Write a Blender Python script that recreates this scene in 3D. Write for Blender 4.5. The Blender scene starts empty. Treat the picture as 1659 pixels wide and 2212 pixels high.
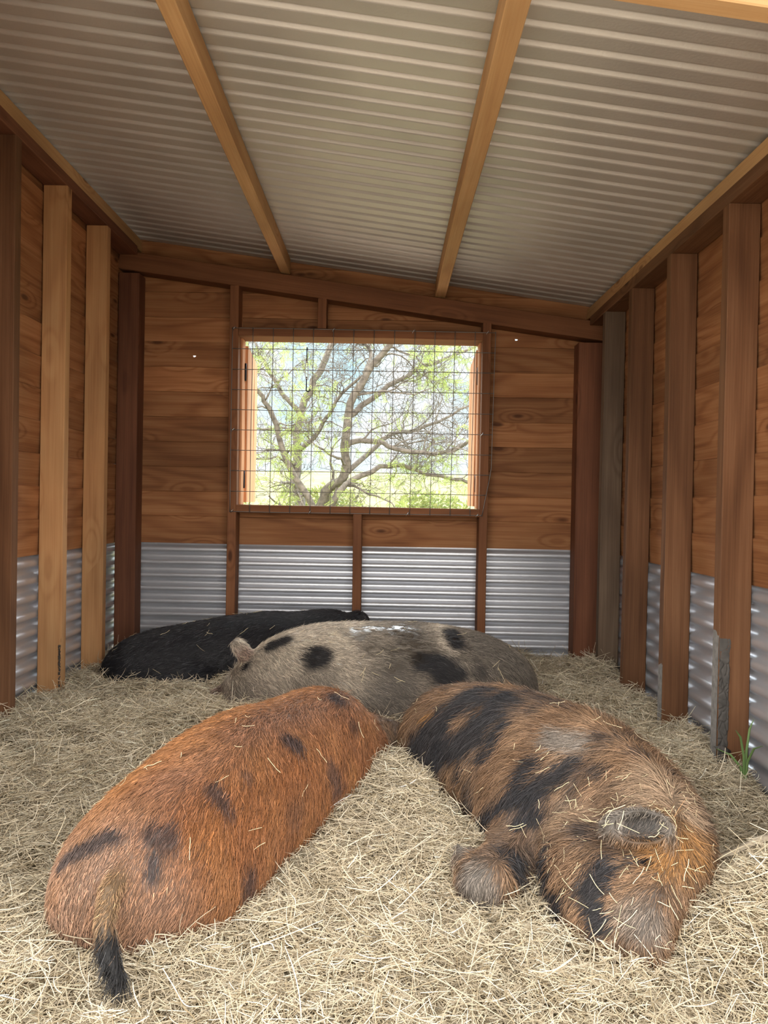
import bpy, math
import numpy as np
from mathutils import Matrix

scene = bpy.context.scene
col = scene.collection
rng = np.random.default_rng(7)
def vec(*a): return np.array(a, float)
def unit(v):
    v = np.asarray(v, float); return v/np.linalg.norm(v)

# ================================================================ camera
FPX, CX, CY = 1650.0, 829.5, 1106.0
VPX, VPY, ROLL = 835.0, 1085.0, math.radians(1.05)
_F = np.array([(VPX-CX)/FPX, (VPY-CY)/FPX, 1.0]); _F /= np.linalg.norm(_F)
_U = np.array([math.sin(ROLL), -math.cos(ROLL), 0.0]); _U -= _U@_F*_F; _U /= np.linalg.norm(_U)
_R = np.cross(_F, _U)
if _R[0] < 0: _R = -_R
_M = np.stack([_R, _F, _U], 1)
cam_data = bpy.data.cameras.new('camera')
cam_data.sensor_fit = 'HORIZONTAL'; cam_data.sensor_width = 36.0
cam_data.lens = 36.0*FPX/1659.0
cam_data.clip_start = 0.05; cam_data.clip_end = 300
cam = bpy.data.objects.new('camera', cam_data); col.objects.link(cam)
cam.matrix_world = Matrix(((_M[0, 0], -_M[1, 0], -_M[2, 0], 0),
                           (_M[0, 1], -_M[1, 1], -_M[2, 1], 0),
                           (_M[0, 2], -_M[1, 2], -_M[2, 2], 1.0),
                           (0, 0, 0, 1)))
scene.camera = cam

# ================================================================ sky, sun, exposure
SKY_BACK, SKY_FRONT, SKY_GLARE = 1.0, 4.15, 10.0       # the sky beyond the window, the brighter sky on the door side, the high sky behind the shed, brightened to light the inside
SUN_POWER = 3.2
scene.view_settings.view_transform = 'Standard'
scene.view_settings.look = 'None'
scene.view_settings.gamma = 1.0
scene.view_settings.exposure = 0.3
scene.view_settings.use_curve_mapping = False

world = bpy.data.worlds.new('sky'); scene.world = world
world.use_nodes = True
nt = world.node_tree; nt.nodes.clear()
def N(tree, kind, **kw):
    n = tree.nodes.new(kind)
    for k, v in kw.items(): setattr(n, k, v)
    return n
tc = N(nt, 'ShaderNodeTexCoord')
sep = N(nt, 'ShaderNodeSeparateXYZ'); nt.links.new(tc.outputs['Generated'], sep.inputs[0])
noi = N(nt, 'ShaderNodeTexNoise'); noi.inputs['Scale'].default_value = 3.2; noi.inputs['Detail'].default_value = 6
noi.inputs['Roughness'].default_value = .6
nt.links.new(tc.outputs['Generated'], noi.inputs['Vector'])
ramp = N(nt, 'ShaderNodeValToRGB')
ramp.color_ramp.elements[0].position = .36; ramp.color_ramp.elements[0].color = (.42, .74, .88, 1)
ramp.color_ramp.elements[1].position = .56; ramp.color_ramp.elements[1].color = (1, 1, 1, 1)
nt.links.new(noi.outputs['Fac'], ramp.inputs[0])
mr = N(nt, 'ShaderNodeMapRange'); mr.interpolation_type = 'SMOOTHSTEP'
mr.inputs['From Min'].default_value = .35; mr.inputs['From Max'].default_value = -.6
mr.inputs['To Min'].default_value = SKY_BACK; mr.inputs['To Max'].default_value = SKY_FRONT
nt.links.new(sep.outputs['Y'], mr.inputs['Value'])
def smooth(sock, lo, hi, to):
    n = N(nt, 'ShaderNodeMapRange'); n.interpolation_type = 'SMOOTHSTEP'
    n.inputs['From Min'].default_value = lo; n.inputs['From Max'].default_value = hi; n.inputs['To Max'].default_value = to
    nt.links.new(sock, n.inputs['Value']); return n.outputs[0]
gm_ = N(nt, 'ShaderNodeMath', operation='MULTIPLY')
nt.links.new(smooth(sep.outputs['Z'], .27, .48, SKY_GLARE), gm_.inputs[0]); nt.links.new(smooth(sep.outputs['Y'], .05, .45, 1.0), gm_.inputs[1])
warm = N(nt, 'ShaderNodeMix', data_type='RGBA'); warm.inputs[6].default_value = (1.0, .955, .89, 1)
nt.links.new(smooth(sep.outputs['Y'], -.25, .35, 1.0), warm.inputs[0]); nt.links.new(ramp.outputs['Color'], warm.inputs[7])
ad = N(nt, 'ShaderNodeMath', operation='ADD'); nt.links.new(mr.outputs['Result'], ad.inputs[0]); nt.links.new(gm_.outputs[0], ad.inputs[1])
bg = N(nt, 'ShaderNodeBackground'); wo = N(nt, 'ShaderNodeOutputWorld')
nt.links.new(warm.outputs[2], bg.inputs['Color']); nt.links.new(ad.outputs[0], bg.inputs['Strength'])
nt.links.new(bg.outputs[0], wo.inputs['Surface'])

sun_data = bpy.data.lights.new('sun', 'SUN'); sun_data.energy = SUN_POWER; sun_data.angle = math.radians(1.0)
sun_data.color = (1.0, .95, .86)
sun = bpy.data.objects.new('sun', sun_data); col.objects.link(sun)
from mathutils import Vector
sun.rotation_euler = Vector((-.3, -.35, -1.0)).to_track_quat('-Z', 'Y').to_euler()

cy = scene.cycles
cy.max_bounces = 8; cy.diffuse_bounces = 5; cy.glossy_bounces = 3; cy.transmission_bounces = 3; cy.transparent_max_bounces = 4
cy.caustics_reflective = False; cy.caustics_refractive = False
cy.sample_clamp_indirect = 4.0
cy.use_denoising = True
cy.use_adaptive_sampling = True; cy.adaptive_threshold = .025

# ================================================================ helpers
def put(name, mesh, parent=None, loc=None):
    o = bpy.data.objects.new(name, mesh); col.objects.link(o)
    if parent is not None: o.parent = parent
    if loc is not None: o.location = loc
    return o
def tag(o, label=None, cat=None, group=None, kind=None):
    if label: o['label'] = label
    if cat: o['category'] = cat
    if group: o['group'] = group
    if kind: o['kind'] = kind
    return o
def mesh_of(name, V, faces, mat, smooth=False, uv=None, tint=None):
    me = bpy.data.meshes.new(name)
    me.from_pydata([tuple(v) for v in V], [], [tuple(int(i) for i in f) for f in faces])
    if mat is not None: me.materials.append(mat)
    if smooth: me.polygons.foreach_set('use_smooth', [True]*len(me.polygons))
    if uv is not None:
        l = me.uv_layers.new(name='UVMap'); l.data.foreach_set('uv', np.asarray(uv, np.float32).ravel())
    if tint is not None:
        a = me.attributes.new('tint', 'FLOAT', 'POINT'); a.data.foreach_set('value', np.asarray(tint, np.float32))
    me.update()
    return me
def quad_mesh(name, V, Q, mat, smooth=True):
    """Fast path for big meshes made only of quads."""
    V = np.asarray(V, np.float32); Q = np.asarray(Q, np.int32)
    me = bpy.data.meshes.new(name)
    me.vertices.add(len(V)); me.vertices.foreach_set('co', V.ravel())
    me.loops.add(Q.size); me.loops.foreach_set('vertex_index', Q.ravel())
    me.polygons.add(len(Q)); me.polygons.foreach_set('loop_start', np.arange(0, Q.size, 4, dtype=np.int32))
    me.update(calc_edges=True); me.validate()
    if smooth: me.polygons.foreach_set('use_smooth', np.ones(len(me.polygons), bool))
    if mat is not None: me.materials.append(mat)
    return me
def hash3(ix, iy, iz, seed):
    h = (ix*374761393+iy*668265263+iz*2147483647+seed*974711) & 0xffffffff
    h = ((h ^ (h >> 13))*1274126177) & 0xffffffff
    return ((h ^ (h >> 16)) & 0xffff)/65535.0
def vnoise(P, seed=0):
    P = np.asarray(P, float); i = np.floor(P).astype(np.int64); f = P-i; f = f*f*(3-2*f)
    r = 0
    for dx in (0, 1):
        for dy in (0, 1):
            for dz in (0, 1):
                w = (f[..., 0] if dx else 1-f[..., 0])*(f[..., 1] if dy else 1-f[..., 1])*(f[..., 2] if dz else 1-f[..., 2])
                r = r+w*hash3(i[..., 0]+dx, i[..., 1]+dy, i[..., 2]+dz, seed)
    return r
def fbm(P, seed=0, oct=3):
    s, a, t = 0, 1, 0
    for k in range(oct):
        s = s+a*vnoise(P*2**k, seed+k); t += a; a *= .5
    return s/t
def curves_of(name, pts, rad, cols, mat, parent=None):
    """A bundle of hair or straw: pts (n, k, 3), rad (n, k), cols (n, 3)."""
    n, k, _ = pts.shape
    cu = bpy.data.hair_curves.new(name); cu.add_curves([k]*n)
    cu.attributes['position'].data.foreach_set('vector', np.ascontiguousarray(pts, np.float32).ravel())
    a = cu.attributes.new('radius', 'FLOAT', 'POINT'); a.data.foreach_set('value', np.ascontiguousarray(rad, np.float32).ravel())
    b = cu.attributes.new('coat', 'FLOAT_COLOR', 'CURVE')
    c4 = np.ones((n, 4), np.float32); c4[:, :3] = cols
    b.data.foreach_set('color', c4.ravel())
    cu.materials.append(mat)
    o = bpy.data.objects.new(name, cu); col.objects.link(o)
    if parent is not None: o.parent = parent
    return o
def tube(path, rad, sides=8, caps=True, closed=False):
    """Verts and faces of a tube along a polyline."""
    P = np.asarray(path, float); n = len(P)
    R = np.broadcast_to(np.asarray(rad, float), (n,))
    T = np.gradient(P, axis=0) if not closed else np.roll(P, -1, 0)-np.roll(P, 1, 0)
    T /= np.maximum(np.linalg.norm(T, axis=1, keepdims=True), 1e-9)
    ref = np.array([0., 0, 1]) if abs(T[0, 2]) < .9 else np.array([1., 0, 0])
    a = np.cross(T[0], ref); a /= np.linalg.norm(a)
    V = []
    for i in range(n):
        a = a-a@T[i]*T[i]; a /= max(np.linalg.norm(a), 1e-9); b = np.cross(T[i], a)
        for s in range(sides):
            t = 2*math.pi*s/sides
            V.append(P[i]+R[i]*(math.cos(t)*a+math.sin(t)*b))
    F = []
    for i in range(n if closed else n-1):
        j = (i+1) % n
        for s in range(sides):
            s2 = (s+1) % sides
            F.append((i*sides+s, i*sides+s2, j*sides+s2, j*sides+s))
    if caps and not closed:
        F.append(tuple(range(sides))[::-1]); F.append(tuple((n-1)*sides+s for s in range(sides)))
    return V, F
class Bag:
    """Collects pieces that belong to one mesh."""
    def __init__(s): s.V = []; s.F = []; s.uv = []; s.t = []
    def add(s, V, F, uv=None, tint=0.5):
        b = len(s.V); s.V += [tuple(v) for v in V]; s.F += [tuple(i+b for i in f) for f in F]
        s.t += [tint]*len(V)
        if uv is None: uv = [(0, 0)]*sum(len(f) for f in F)
        s.uv += uv
    def mesh(s, name, mat, smooth=False): return mesh_of(name, s.V, s.F, mat, smooth, s.uv, s.t)

# ================================================================ materials
def new_mat(name):
    m = bpy.data.materials.new(name); m.use_nodes = True
    t = m.node_tree; b = t.nodes['Principled BSDF']
    return m, t, b
def flat_mat(name, c, rough=.6, metal=0.0, bump=0.0, bscale=60, var=0.0):
    m, t, b = new_mat(name)
    b.inputs['Base Color'].default_value = (*c, 1); b.inputs['Roughness'].default_value = rough; b.inputs['Metallic'].default_value = metal
    if bump or var:
        tcn = N(t, 'ShaderNodeTexCoord'); no = N(t, 'ShaderNodeTexNoise'); no.inputs['Scale'].default_value = bscale; no.inputs['Detail'].default_value = 5
        t.links.new(tcn.outputs['Object'], no.inputs['Vector'])
        if bump:
            bu = N(t, 'ShaderNodeBump'); bu.inputs['Strength'].default_value = bump; bu.inputs['Distance'].default_value = .004
            t.links.new(no.outputs['Fac'], bu.inputs['Height']); t.links.new(bu.outputs[0], b.inputs['Normal'])
        if var:
            rp = N(t, 'ShaderNodeValToRGB')
            rp.color_ramp.elements[0].position = .3; rp.color_ramp.elements[1].position = .7
            rp.color_ramp.elements[0].color = (*[x*(1-var) for x in c], 1); rp.color_ramp.elements[1].color = (*[min(1, x*(1+var)) for x in c], 1)
            t.links.new(no.outputs['Fac'], rp.inputs[0]); t.links.new(rp.outputs[0], b.inputs['Base Color'])
    return m
def wood_mat(name, pale, mid, dark, ring=5.0, knots=.5, bump=.25):
    """Sawn softwood: UV runs in metres, u along the grain. 'tint' shifts each piece a little."""
    m, t, b = new_mat(name); L = t.links.new
    uv = N(t, 'ShaderNodeUVMap'); uv.uv_map = 'UVMap'
    def mapped(sx, sy):
        mp = N(t, 'ShaderNodeMapping'); mp.inputs['Scale'].default_value = (sx, sy, 1); L(uv.outputs[0], mp.inputs[0]); return mp.outputs[0]
    def noise(v, detail=4, dist=0.0, rough=.55, scale=1.0):
        n = N(t, 'ShaderNodeTexNoise'); n.inputs['Scale'].default_value = scale; n.inputs['Detail'].default_value = detail
        n.inputs['Distortion'].default_value = dist; n.inputs['Roughness'].default_value = rough; L(v, n.inputs['Vector']); return n.outputs['Fac']
    def math_(op, a, bb):
        n = N(t, 'ShaderNodeMath', operation=op)
        for i, x in enumerate((a, bb)):
            if isinstance(x, (int, float)): n.inputs[i].default_value = x
            else: L(x, n.inputs[i])
        return n.outputs[0]
    # knots stretch the ring field around themselves
    vor = N(t, 'ShaderNodeTexVoronoi'); vor.inputs['Scale'].default_value = 1.0; vor.inputs['Randomness'].default_value = 1.0
    L(mapped(3.2, 9.0), vor.inputs['Vector'])
    kmask = N(t, 'ShaderNodeMapRange'); kmask.interpolation_type = 'SMOOTHSTEP'
    kmask.inputs['From Min'].default_value = .14; kmask.inputs['From Max'].default_value = .05
    L(vor.outputs['Distance'], kmask.inputs['Value'])
    sepc = N(t, 'ShaderNodeSeparateColor'); L(vor.outputs['Color'], sepc.inputs[0])
    on = math_('LESS_THAN', sepc.outputs[0], knots)
    kn = math_('MULTIPLY', kmask.outputs[0], on)
    halo = N(t, 'ShaderNodeMapRange'); halo.interpolation_type = 'SMOOTHSTEP'
    halo.inputs['From Min'].default_value = .5; halo.inputs['From Max'].default_value = .0
    L(vor.outputs['Distance'], halo.inputs['Value'])
    hl = math_('MULTIPLY', halo.outputs[0], on)
    broad = noise(mapped(.55, 3.2), 2, .4, .45)
    field = math_('ADD', math_('MULTIPLY', broad, ring*3.2), math_('MULTIPLY', hl, 2.2))
    sw = math_('SINE', math_('MULTIPLY', field, 6.283), 0)
    s01 = math_('ADD', math_('MULTIPLY', sw, .5), .5)
    rings = math_('POWER', s01, 2.2)
    fine = noise(mapped(3.0, 170.0), 4, .2, .7)
    coarse = noise(mapped(1.2, 42.0), 3, .4, .6)
    mixv = math_('ADD', math_('ADD', math_('MULTIPLY', rings, .15), math_('MULTIPLY', fine, .46)), math_('MULTIPLY', coarse, .48))
    rp = N(t, 'ShaderNodeValToRGB')
    e = rp.color_ramp.elements; e[0].position = .30; e[0].color = (*pale, 1); e[1].position = .85; e[1].color = (*dark, 1)
    e2 = e.new(.54); e2.color = (*mid, 1)
    L(mixv, rp.inputs[0])
    at = N(t, 'ShaderNodeAttribute'); at.attribute_name = 'tint'
    hs = N(t, 'ShaderNodeHueSaturation')
    mv = N(t, 'ShaderNodeMapRange'); mv.inputs['To Min'].default_value = .62; mv.inputs['To Max'].default_value = 1.32; L(at.outputs['Fac'], mv.inputs['Value'])
    L(mv.outputs[0], hs.inputs['Value']); L(rp.outputs[0], hs.inputs['Color'])
    blotch = noise(mapped(1.5, 4.0), 3, 0, .6)
    bl = N(t, 'ShaderNodeMapRange'); bl.inputs['From Min'].default_value = .3; bl.inputs['From Max'].default_value = .7
    bl.inputs['To Min'].default_value = .8; bl.inputs['To Max'].default_value = 1.15; L(blotch, bl.inputs['Value'])
    mx = N(t, 'ShaderNodeMix', data_type='RGBA', blend_type='MULTIPLY'); mx.inputs[0].default_value = 1.0
    L(hs.outputs[0], mx.inputs[6]); L(bl.outputs[0], mx.inputs[7])
    kx = N(t, 'ShaderNodeMix', data_type='RGBA'); kx.inputs[7].default_value = (dark[0]*.45, dark[1]*.4, dark[2]*.4, 1)
    L(math_('MULTIPLY', kn, .85), kx.inputs[0]); L(mx.outputs[2], kx.inputs[6])
    L(kx.outputs[2], b.inputs['Base Color'])
    b.inputs['Roughness'].default_value = .72; b.inputs['Specular IOR Level'].default_value = .25
    bu = N(t, 'ShaderNodeBump'); bu.inputs['Strength'].default_value = bump; bu.inputs['Distance'].default_value = .003
    L(mixv, bu.inputs['Height']); L(bu.outputs[0], b.inputs['Normal'])
    return m
CEDAR = wood_mat('cedar_siding', (.46, .225, .10), (.33, .14, .056), (.15, .053, .021), 3.0, .55, .3)
STUD = wood_mat('cedar_stud', (.57, .33, .155), (.48, .25, .11), (.31, .14, .058), 1.6, .34, .25)
OAK = wood_mat('brown_stud', (.22, .11, .055), (.15, .068, .031), (.07, .029, .013), 2.0, .12, .45)
DARKW = wood_mat('dark_cedar', (.24, .098, .05), (.17, .066, .034), (.08, .03, .017), 1.8, .2, .3)
GREYW = wood_mat('weathered_stud', (.22, .16, .11), (.155, .105, .07), (.08, .052, .034), 2.0, .2, .5)
FRAMEW = wood_mat('frame_cedar', (.32, .14, .064), (.24, .097, .042), (.13, .048, .021), 1.8, .2, .3)
PURLIN = wood_mat('roof_purlin_wood', (.70, .45, .23), (.61, .36, .165), (.42, .21, .09), 1.4, .22, .2)
WARMW = wood_mat('lit_cedar', (.66, .35, .19), (.57, .27, .13), (.40, .165, .075), 1.6, .2, .3)  # window cedar with the daylight on its reveals put into the colour
def metal_mat(name, c, rough, bump, metal=.7):
    m, t, b = new_mat(name); L = t.links.new
    b.inputs['Metallic'].default_value = metal; b.inputs['Roughness'].default_value = rough
    tcn = N(t, 'ShaderNodeTexCoord')
    n1 = N(t, 'ShaderNodeTexNoise'); n1.inputs['Scale'].default_value = 130; n1.inputs['Detail'].default_value = 3; L(tcn.outputs['Object'], n1.inputs['Vector'])
    n2 = N(t, 'ShaderNodeTexNoise'); n2.inputs['Scale'].default_value = 2.2; n2.inputs['Detail'].default_value = 5; L(tcn.outputs['Object'], n2.inputs['Vector'])
    rp = N(t, 'ShaderNodeValToRGB'); e = rp.color_ramp.elements
    e[0].position = .35; e[0].color = (*[x*.9 for x in c], 1); e[1].position = .65; e[1].color = (*[x*1.08 for x in c], 1)
    L(n2.outputs['Fac'], rp.inputs[0]); L(rp.outputs[0], b.inputs['Base Color'])
    bu = N(t, 'ShaderNodeBump'); bu.inputs['Strength'].default_value = bump; bu.inputs['Distance'].default_value = .0015
    L(n1.outputs['Fac'], bu.inputs['Height']); L(bu.outputs[0], b.inputs['Normal'])
    return m
ROOFM = metal_mat('roof_zinc', (.64, .61, .57), .55, .4, .55)
SHEETM = metal_mat('wall_zinc', (.62, .64, .69), .38, .25, .62)
WIRE = flat_mat('galvanised_wire', (.22, .205, .19), .5, .6)
IRON = flat_mat('dark_iron', (.03, .03, .035), .45, .7)
ZINC = flat_mat('bright_zinc', (.62, .62, .64), .3, .9)
MUD = flat_mat('dried_mud', (.085, .078, .072), .95, 0, .6, 30, .3)
DIRT = flat_mat('dirt', (.24, .18, .12), .95, 0, .5, 20, .3)
def strand_mat(name, rough=.6, spec=.3, gain=1.0):
    m, t, b = new_mat(name)
    at = N(t, 'ShaderNodeAttribute'); at.attribute_name = 'coat'
    t.links.new(at.outputs['Color'], b.inputs['Base Color'])
    b.inputs['Roughness'].default_value = rough; b.inputs['Specular IOR Level'].default_value = spec
    return m
STRAW = strand_mat('straw', .7, .2)
FUR = strand_mat('fur', .5, .35)
BLACKFUR = strand_mat('black_fur', .38, .5)
# ================================================================ the shed: geometry constants (metres; y runs into the shed)
Y_BACK, Y_STUD, Y_FRONT = 3.94, 3.84, 1.42
X_L, X_R = -1.365, 1.095                 # inner faces of the siding
XI_L, XI_R = -1.27, 1.00                 # inner faces of the studs
Z_SHEET = .772                           # top of the corrugated sheets
PITCH = .128                             # siding exposure
def roof_z(x): return 2.325-.132*(x+1.314)

def lumber(name, p0, p1, up, w, h, mat, parent=None, tint=None, seg=8, chamfer=.0025, wob=.0012, base=None):
    """A sawn timber from p0 to p1 (centre line), h along 'up', w across."""
    p0 = np.asarray(p0, float); p1 = np.asarray(p1, float)
    if tint is None: tint = rng.uniform(.3, .7)
    V, F, U = lumber_geo(p0, p1, up, w, h, seg, chamfer, wob)
    org = np.asarray(base, float) if base is not None else np.array([(p0[0]+p1[0])/2, (p0[1]+p1[1])/2, min(p0[2], p1[2])])
    me = mesh_of(name, np.asarray(V)-org, F, mat, False, U, [tint]*len(V))
    return put(name, me, parent, tuple(org))
def lumber_geo(p0, p1, up, w, h, seg=8, c=.0025, wob=.0012):
    d = p1-p0; Ln = np.linalg.norm(d); d = d/Ln
    u = np.asarray(up, float); u = u-u@d*d; u /= np.linalg.norm(u); s = np.cross(d, u)
    a, b = w/2, h/2
    prof = [(-a+c, -b), (a-c, -b), (a, -b+c), (a, b-c), (a-c, b), (-a+c, b), (-a, b-c), (-a, -b+c)]
    per = [0]
    for i in range(8):
        q, r = prof[i], prof[(i+1) % 8]; per.append(per[-1]+math.hypot(q[0]-r[0], q[1]-r[1]))
    off = rng.uniform(0, 40, 2)
    V, F, U = [], [], []
    ph = rng.uniform(0, 6.28, 4)
    for i in range(seg+1):
        t = i/seg; bow = wob*(math.sin(3.1*t+ph[0])+.6*math.sin(7*t+ph[1])); bow2 = wob*(math.sin(2.7*t+ph[2])+.6*math.sin(8*t+ph[3]))
        for x, y in prof: V.append(p0+d*Ln*t+s*(x+bow)+u*(y+bow2))
    for i in range(seg):
        for k in range(8):
            k2 = (k+1) % 8
            F.append((i*8+k, i*8+k2, (i+1)*8+k2, (i+1)*8+k))
            u0, u1 = Ln*i/seg+off[0], Ln*(i+1)/seg+off[0]
            U += [(u0, per[k]+off[1]), (u0, per[k+1]+off[1]), (u1, per[k+1]+off[1]), (u1, per[k]+off[1])]
    F.append(tuple(range(8))[::-1]); U += [(off[0]+prof[k][0]*.2, off[1]+prof[k][1]) for k in range(8)][::-1]
    F.append(tuple(seg*8+k for k in range(8))); U += [(off[0]+prof[k][0]*.2, off[1]+prof[k][1]) for k in range(8)]
    return V, F, U

# ---------------------------------------------------------------- siding boards: bevelled, each lapping the one below
def board(bag, A, B, z0, z1, out, top_fn=None, thick=.012, lap=.010, holes=()):
    """Board between floor points A and B (inner face line), leaning outwards at its foot. 'out' points out of the shed."""
    A = np.asarray(A, float); B = np.asarray(B, float); Ln = np.linalg.norm(B-A); n = max(2, int(Ln/.12))
    off = rng.uniform(0, 60, 2); tint = float(np.clip(rng.normal(.48, .20), .05, 1.0))
    ph = rng.uniform(0, 6.28)
    out = np.asarray(out, float)
    V, F, U = [], [], []
    for i in range(n+1):
        t = i/n; p = A+(B-A)*t
        zt = z1+.0015*math.sin(9*t+ph); zb = z0+.0015*math.sin(7*t+ph+1)
        if top_fn is not None: zt = min(zt, top_fn(p[0])); zb = min(zb, zt-.002)
        k = (zt-zb)/(z1-z0) if z1 > z0 else 1
        gv = min(.004, (zt-zb)*.3)
        for z, o in ((zb, lap), (zt-gv, lap*(1-k)), (zt, lap*(1-k)+.006), (zt, lap*(1-k)+thick), (zb, lap+thick)):
            V.append((p[0]+out[0]*o, p[1]+out[1]*o, z))
    for i in range(n):
        for k in range(5):
            k2 = (k+1) % 5
            F.append((i*5+k, (i+1)*5+k, (i+1)*5+k2, i*5+k2))
            u0, u1 = Ln*i/n+off[0], Ln*(i+1)/n+off[0]; H = z1-z0
            hh = [0, H-.004, H, H+.008, 2*H+.008, 2*H+.02]
            U += [(u0, hh[k]+off[1]), (u1, hh[k]+off[1]), (u1, hh[k+1]+off[1]), (u0, hh[k+1]+off[1])]
    F.append((0, 1, 2, 3, 4)); U += [(off[0], off[1])]*5
    F.append((n*5+4, n*5+3, n*5+2, n*5+1, n*5)); U += [(off[0], off[1])]*5
    bag.add(V, F, U, tint)

def board_with_hole(bag, x0, x1, y, z0, z1, hx, hz, hole, lap=.010, thick=.012):
    """A back-wall board with a lost knot: the hole goes right through."""
    off = rng.uniform(0, 60, 2); tint = .5
    q = [(hx-.05, z0), (hx+.05, z0), (hx+.05, z1), (hx-.05, z1)]
    def yy(z, back): return y+lap*(1-(z-z0)/(z1-z0))+(thick if back else 0)
    for a, b in ((x0, hx-.05), (hx+.05, x1)):
        V, F, U = [], [], []
        for back in (0, 1):
            for (x, z) in ((a, z0), (b, z0), (b, z1), (a, z1)): V.append((x, yy(z, back), z))
        F = [(3, 2, 1, 0), (4, 5, 6, 7), (0, 1, 5, 4), (2, 3, 7, 6)]
        for f in F: U += [(V[i][0]-x0+off[0], V[i][2]-z0+off[1]) for i in f]
        bag.add(V, F, U, tint)
    n = len(hole); ring = [(hx+p[0], hz+p[1]) for p in hole]
    outer = []
    for (x, z) in ring:                                       # push the ring out to the rectangle
        dx, dz = x-hx, z-hz; k = 1e9
        if dx: k = min(k, (.05 if dx > 0 else -.05)/dx)
        if dz: k = min(k, ((z1-hz) if dz > 0 else (z0-hz))/dz)
        outer.append((hx+dx*k, hz+dz*k))
    for c in q:                                               # snap the nearest outer points to the corners
        j = min(range(n), key=lambda i: (outer[i][0]-c[0])**2+(outer[i][1]-c[1])**2); outer[j] = c
    V = [(x, yy(z, 0), z) for x, z in outer]+[(x, yy(z, 0), z) for x, z in ring]+[(x, yy(z, 1), z) for x, z in outer]+[(x, yy(z, 1), z) for x, z in ring]
    F, U = [], []
    for i in range(n):
        j = (i+1) % n
        F += [(i, n+i, n+j, j), (2*n+i, 2*n+j, 3*n+j, 3*n+i), (n+i, 3*n+i, 3*n+j, n+j)]
    for f in F: U += [(V[i][0]-x0+off[0], V[i][2]-z0+off[1]) for i in f]
    bag.add(V, F, U, tint)

# ---------------------------------------------------------------- corrugated sheet
def corr(s, pitch=.0675, amp=.0110): return amp*math.tanh(1.5*math.sin(2*math.pi*s/pitch))/math.tanh(1.5)
def sheet_rows(s0, s1, pitch=.0675, per=12):
    return np.linspace(s0, s1, int((s1-s0)/pitch*per)+1)
def corrugated_wall(name, A, B, z0, z1, out, parent):
    A = np.asarray(A, float); B = np.asarray(B, float); out = np.asarray(out, float)
    zs = sheet_rows(z0, z1); n = 14; V, Q = [], []
    for j, z in enumerate(zs):
        for i in range(n+1):
            p = A+(B-A)*i/n; o = .0125+corr(z1-z+.012)+.0008*math.sin(5*i+z*9)
            V.append((p[0]+out[0]*o, p[1]+out[1]*o, z))
    for j in range(len(zs)-1):
        for i in range(n): Q.append((j*(n+1)+i, j*(n+1)+i+1, (j+1)*(n+1)+i+1, (j+1)*(n+1)+i))
    me = quad_mesh(name, V, Q, SHEETM)
    return put(name, me, parent)

# ---------------------------------------------------------------- floor, ground
def plane(name, x0, x1, y0, y1, z, mat, n=1):
    return put(name, mesh_of(name, [(x0, y0, z), (x1, y0, z), (x1, y1, z), (x0, y1, z)], [(0, 1, 2, 3)], mat))
floor = tag(plane('floor', X_L, X_R, Y_FRONT-.03, Y_BACK, .004, DIRT), kind='structure')
def ground_z(x, y):
    t = np.clip((y-11)/22, 0, 1); return 2.25*t*t*(3-2*t)+.06*np.sin(.7*x+.3*y)*t-.002
gm, gt, gb = new_mat('dry_grass_field')
gtc = N(gt, 'ShaderNodeTexCoord'); gn = N(gt, 'ShaderNodeTexNoise'); gn.inputs['Scale'].default_value = 1.1; gn.inputs['Detail'].default_value = 9; gn.inputs['Roughness'].default_value = .75
gt.links.new(gtc.outputs['Object'], gn.inputs['Vector'])
gr = N(gt, 'ShaderNodeValToRGB'); ge = gr.color_ramp.elements
ge[0].position = .32; ge[0].color = (.09, .11, .035, 1); ge[1].position = .68; ge[1].color = (.25, .215, .10, 1)
e_ = ge.new(.5); e_.color = (.18, .18, .06, 1)
gt.links.new(gn.outputs['Fac'], gr.inputs[0]); gt.links.new(gr.outputs[0], gb.inputs['Base Color']); gb.inputs['Roughness'].default_value = .95
gx = np.linspace(-60, 60, 61); gy = np.concatenate([np.linspace(-40, 10, 26), np.linspace(11, 60, 50)])
GX, GY = np.meshgrid(gx, gy)
GV = np.stack([GX, GY, ground_z(GX, GY)], -1).reshape(-1, 3)
w_ = len(gx)
GQ = [(j*w_+i, j*w_+i+1, (j+1)*w_+i+1, (j+1)*w_+i) for j in range(len(gy)-1) for i in range(w_-1)]
ground = put('ground', quad_mesh('ground', GV, GQ, gm)); tag(ground, kind='structure')
ground.data.materials.append(flat_mat('bare_yard', (.33, .27, .21), .95, 0, .3, 3, .25))       # trodden yard round the shed, grass beyond
gcy = GV[np.array(GQ)].mean(1)
ground.data.polygons.foreach_set('material_index', ((gcy[:, 1] < 7) & (np.abs(gcy[:, 0]) < 30)).astype(np.int32))

# ---------------------------------------------------------------- roof sheets (corrugations run down the slope, left to right)
def rib(y, pitch=.0748, amp=.0058):
    s = (y/pitch) % 1.0                                    # broad pans facing down, narrow raised ribs
    def sm(t): t = min(max(t, 0), 1); return t*t*(3-2*t)
    return amp*(2*(sm((s-.62)/.11)-sm((s-.87)/.11))-1)
ys = sheet_rows(1.02, 4.50, pitch=.0748, per=20); nx = 10; RV, RQ = [], []  # eaves lengthened out of view to keep the sun out
for j, y in enumerate(ys):
    for i in range(nx+1):
        x = -1.56+(1.31+1.56)*i/nx
        RV.append((x, y, roof_z(x)+.010+rib(y)))
for j in range(len(ys)-1):
    for i in range(nx): RQ.append((j*(nx+1)+i, j*(nx+1)+i+1, (j+1)*(nx+1)+i+1, (j+1)*(nx+1)+i))
ceiling = tag(put('ceiling', quad_mesh('ceiling', RV, RQ, ROOFM)), kind='structure')

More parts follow.
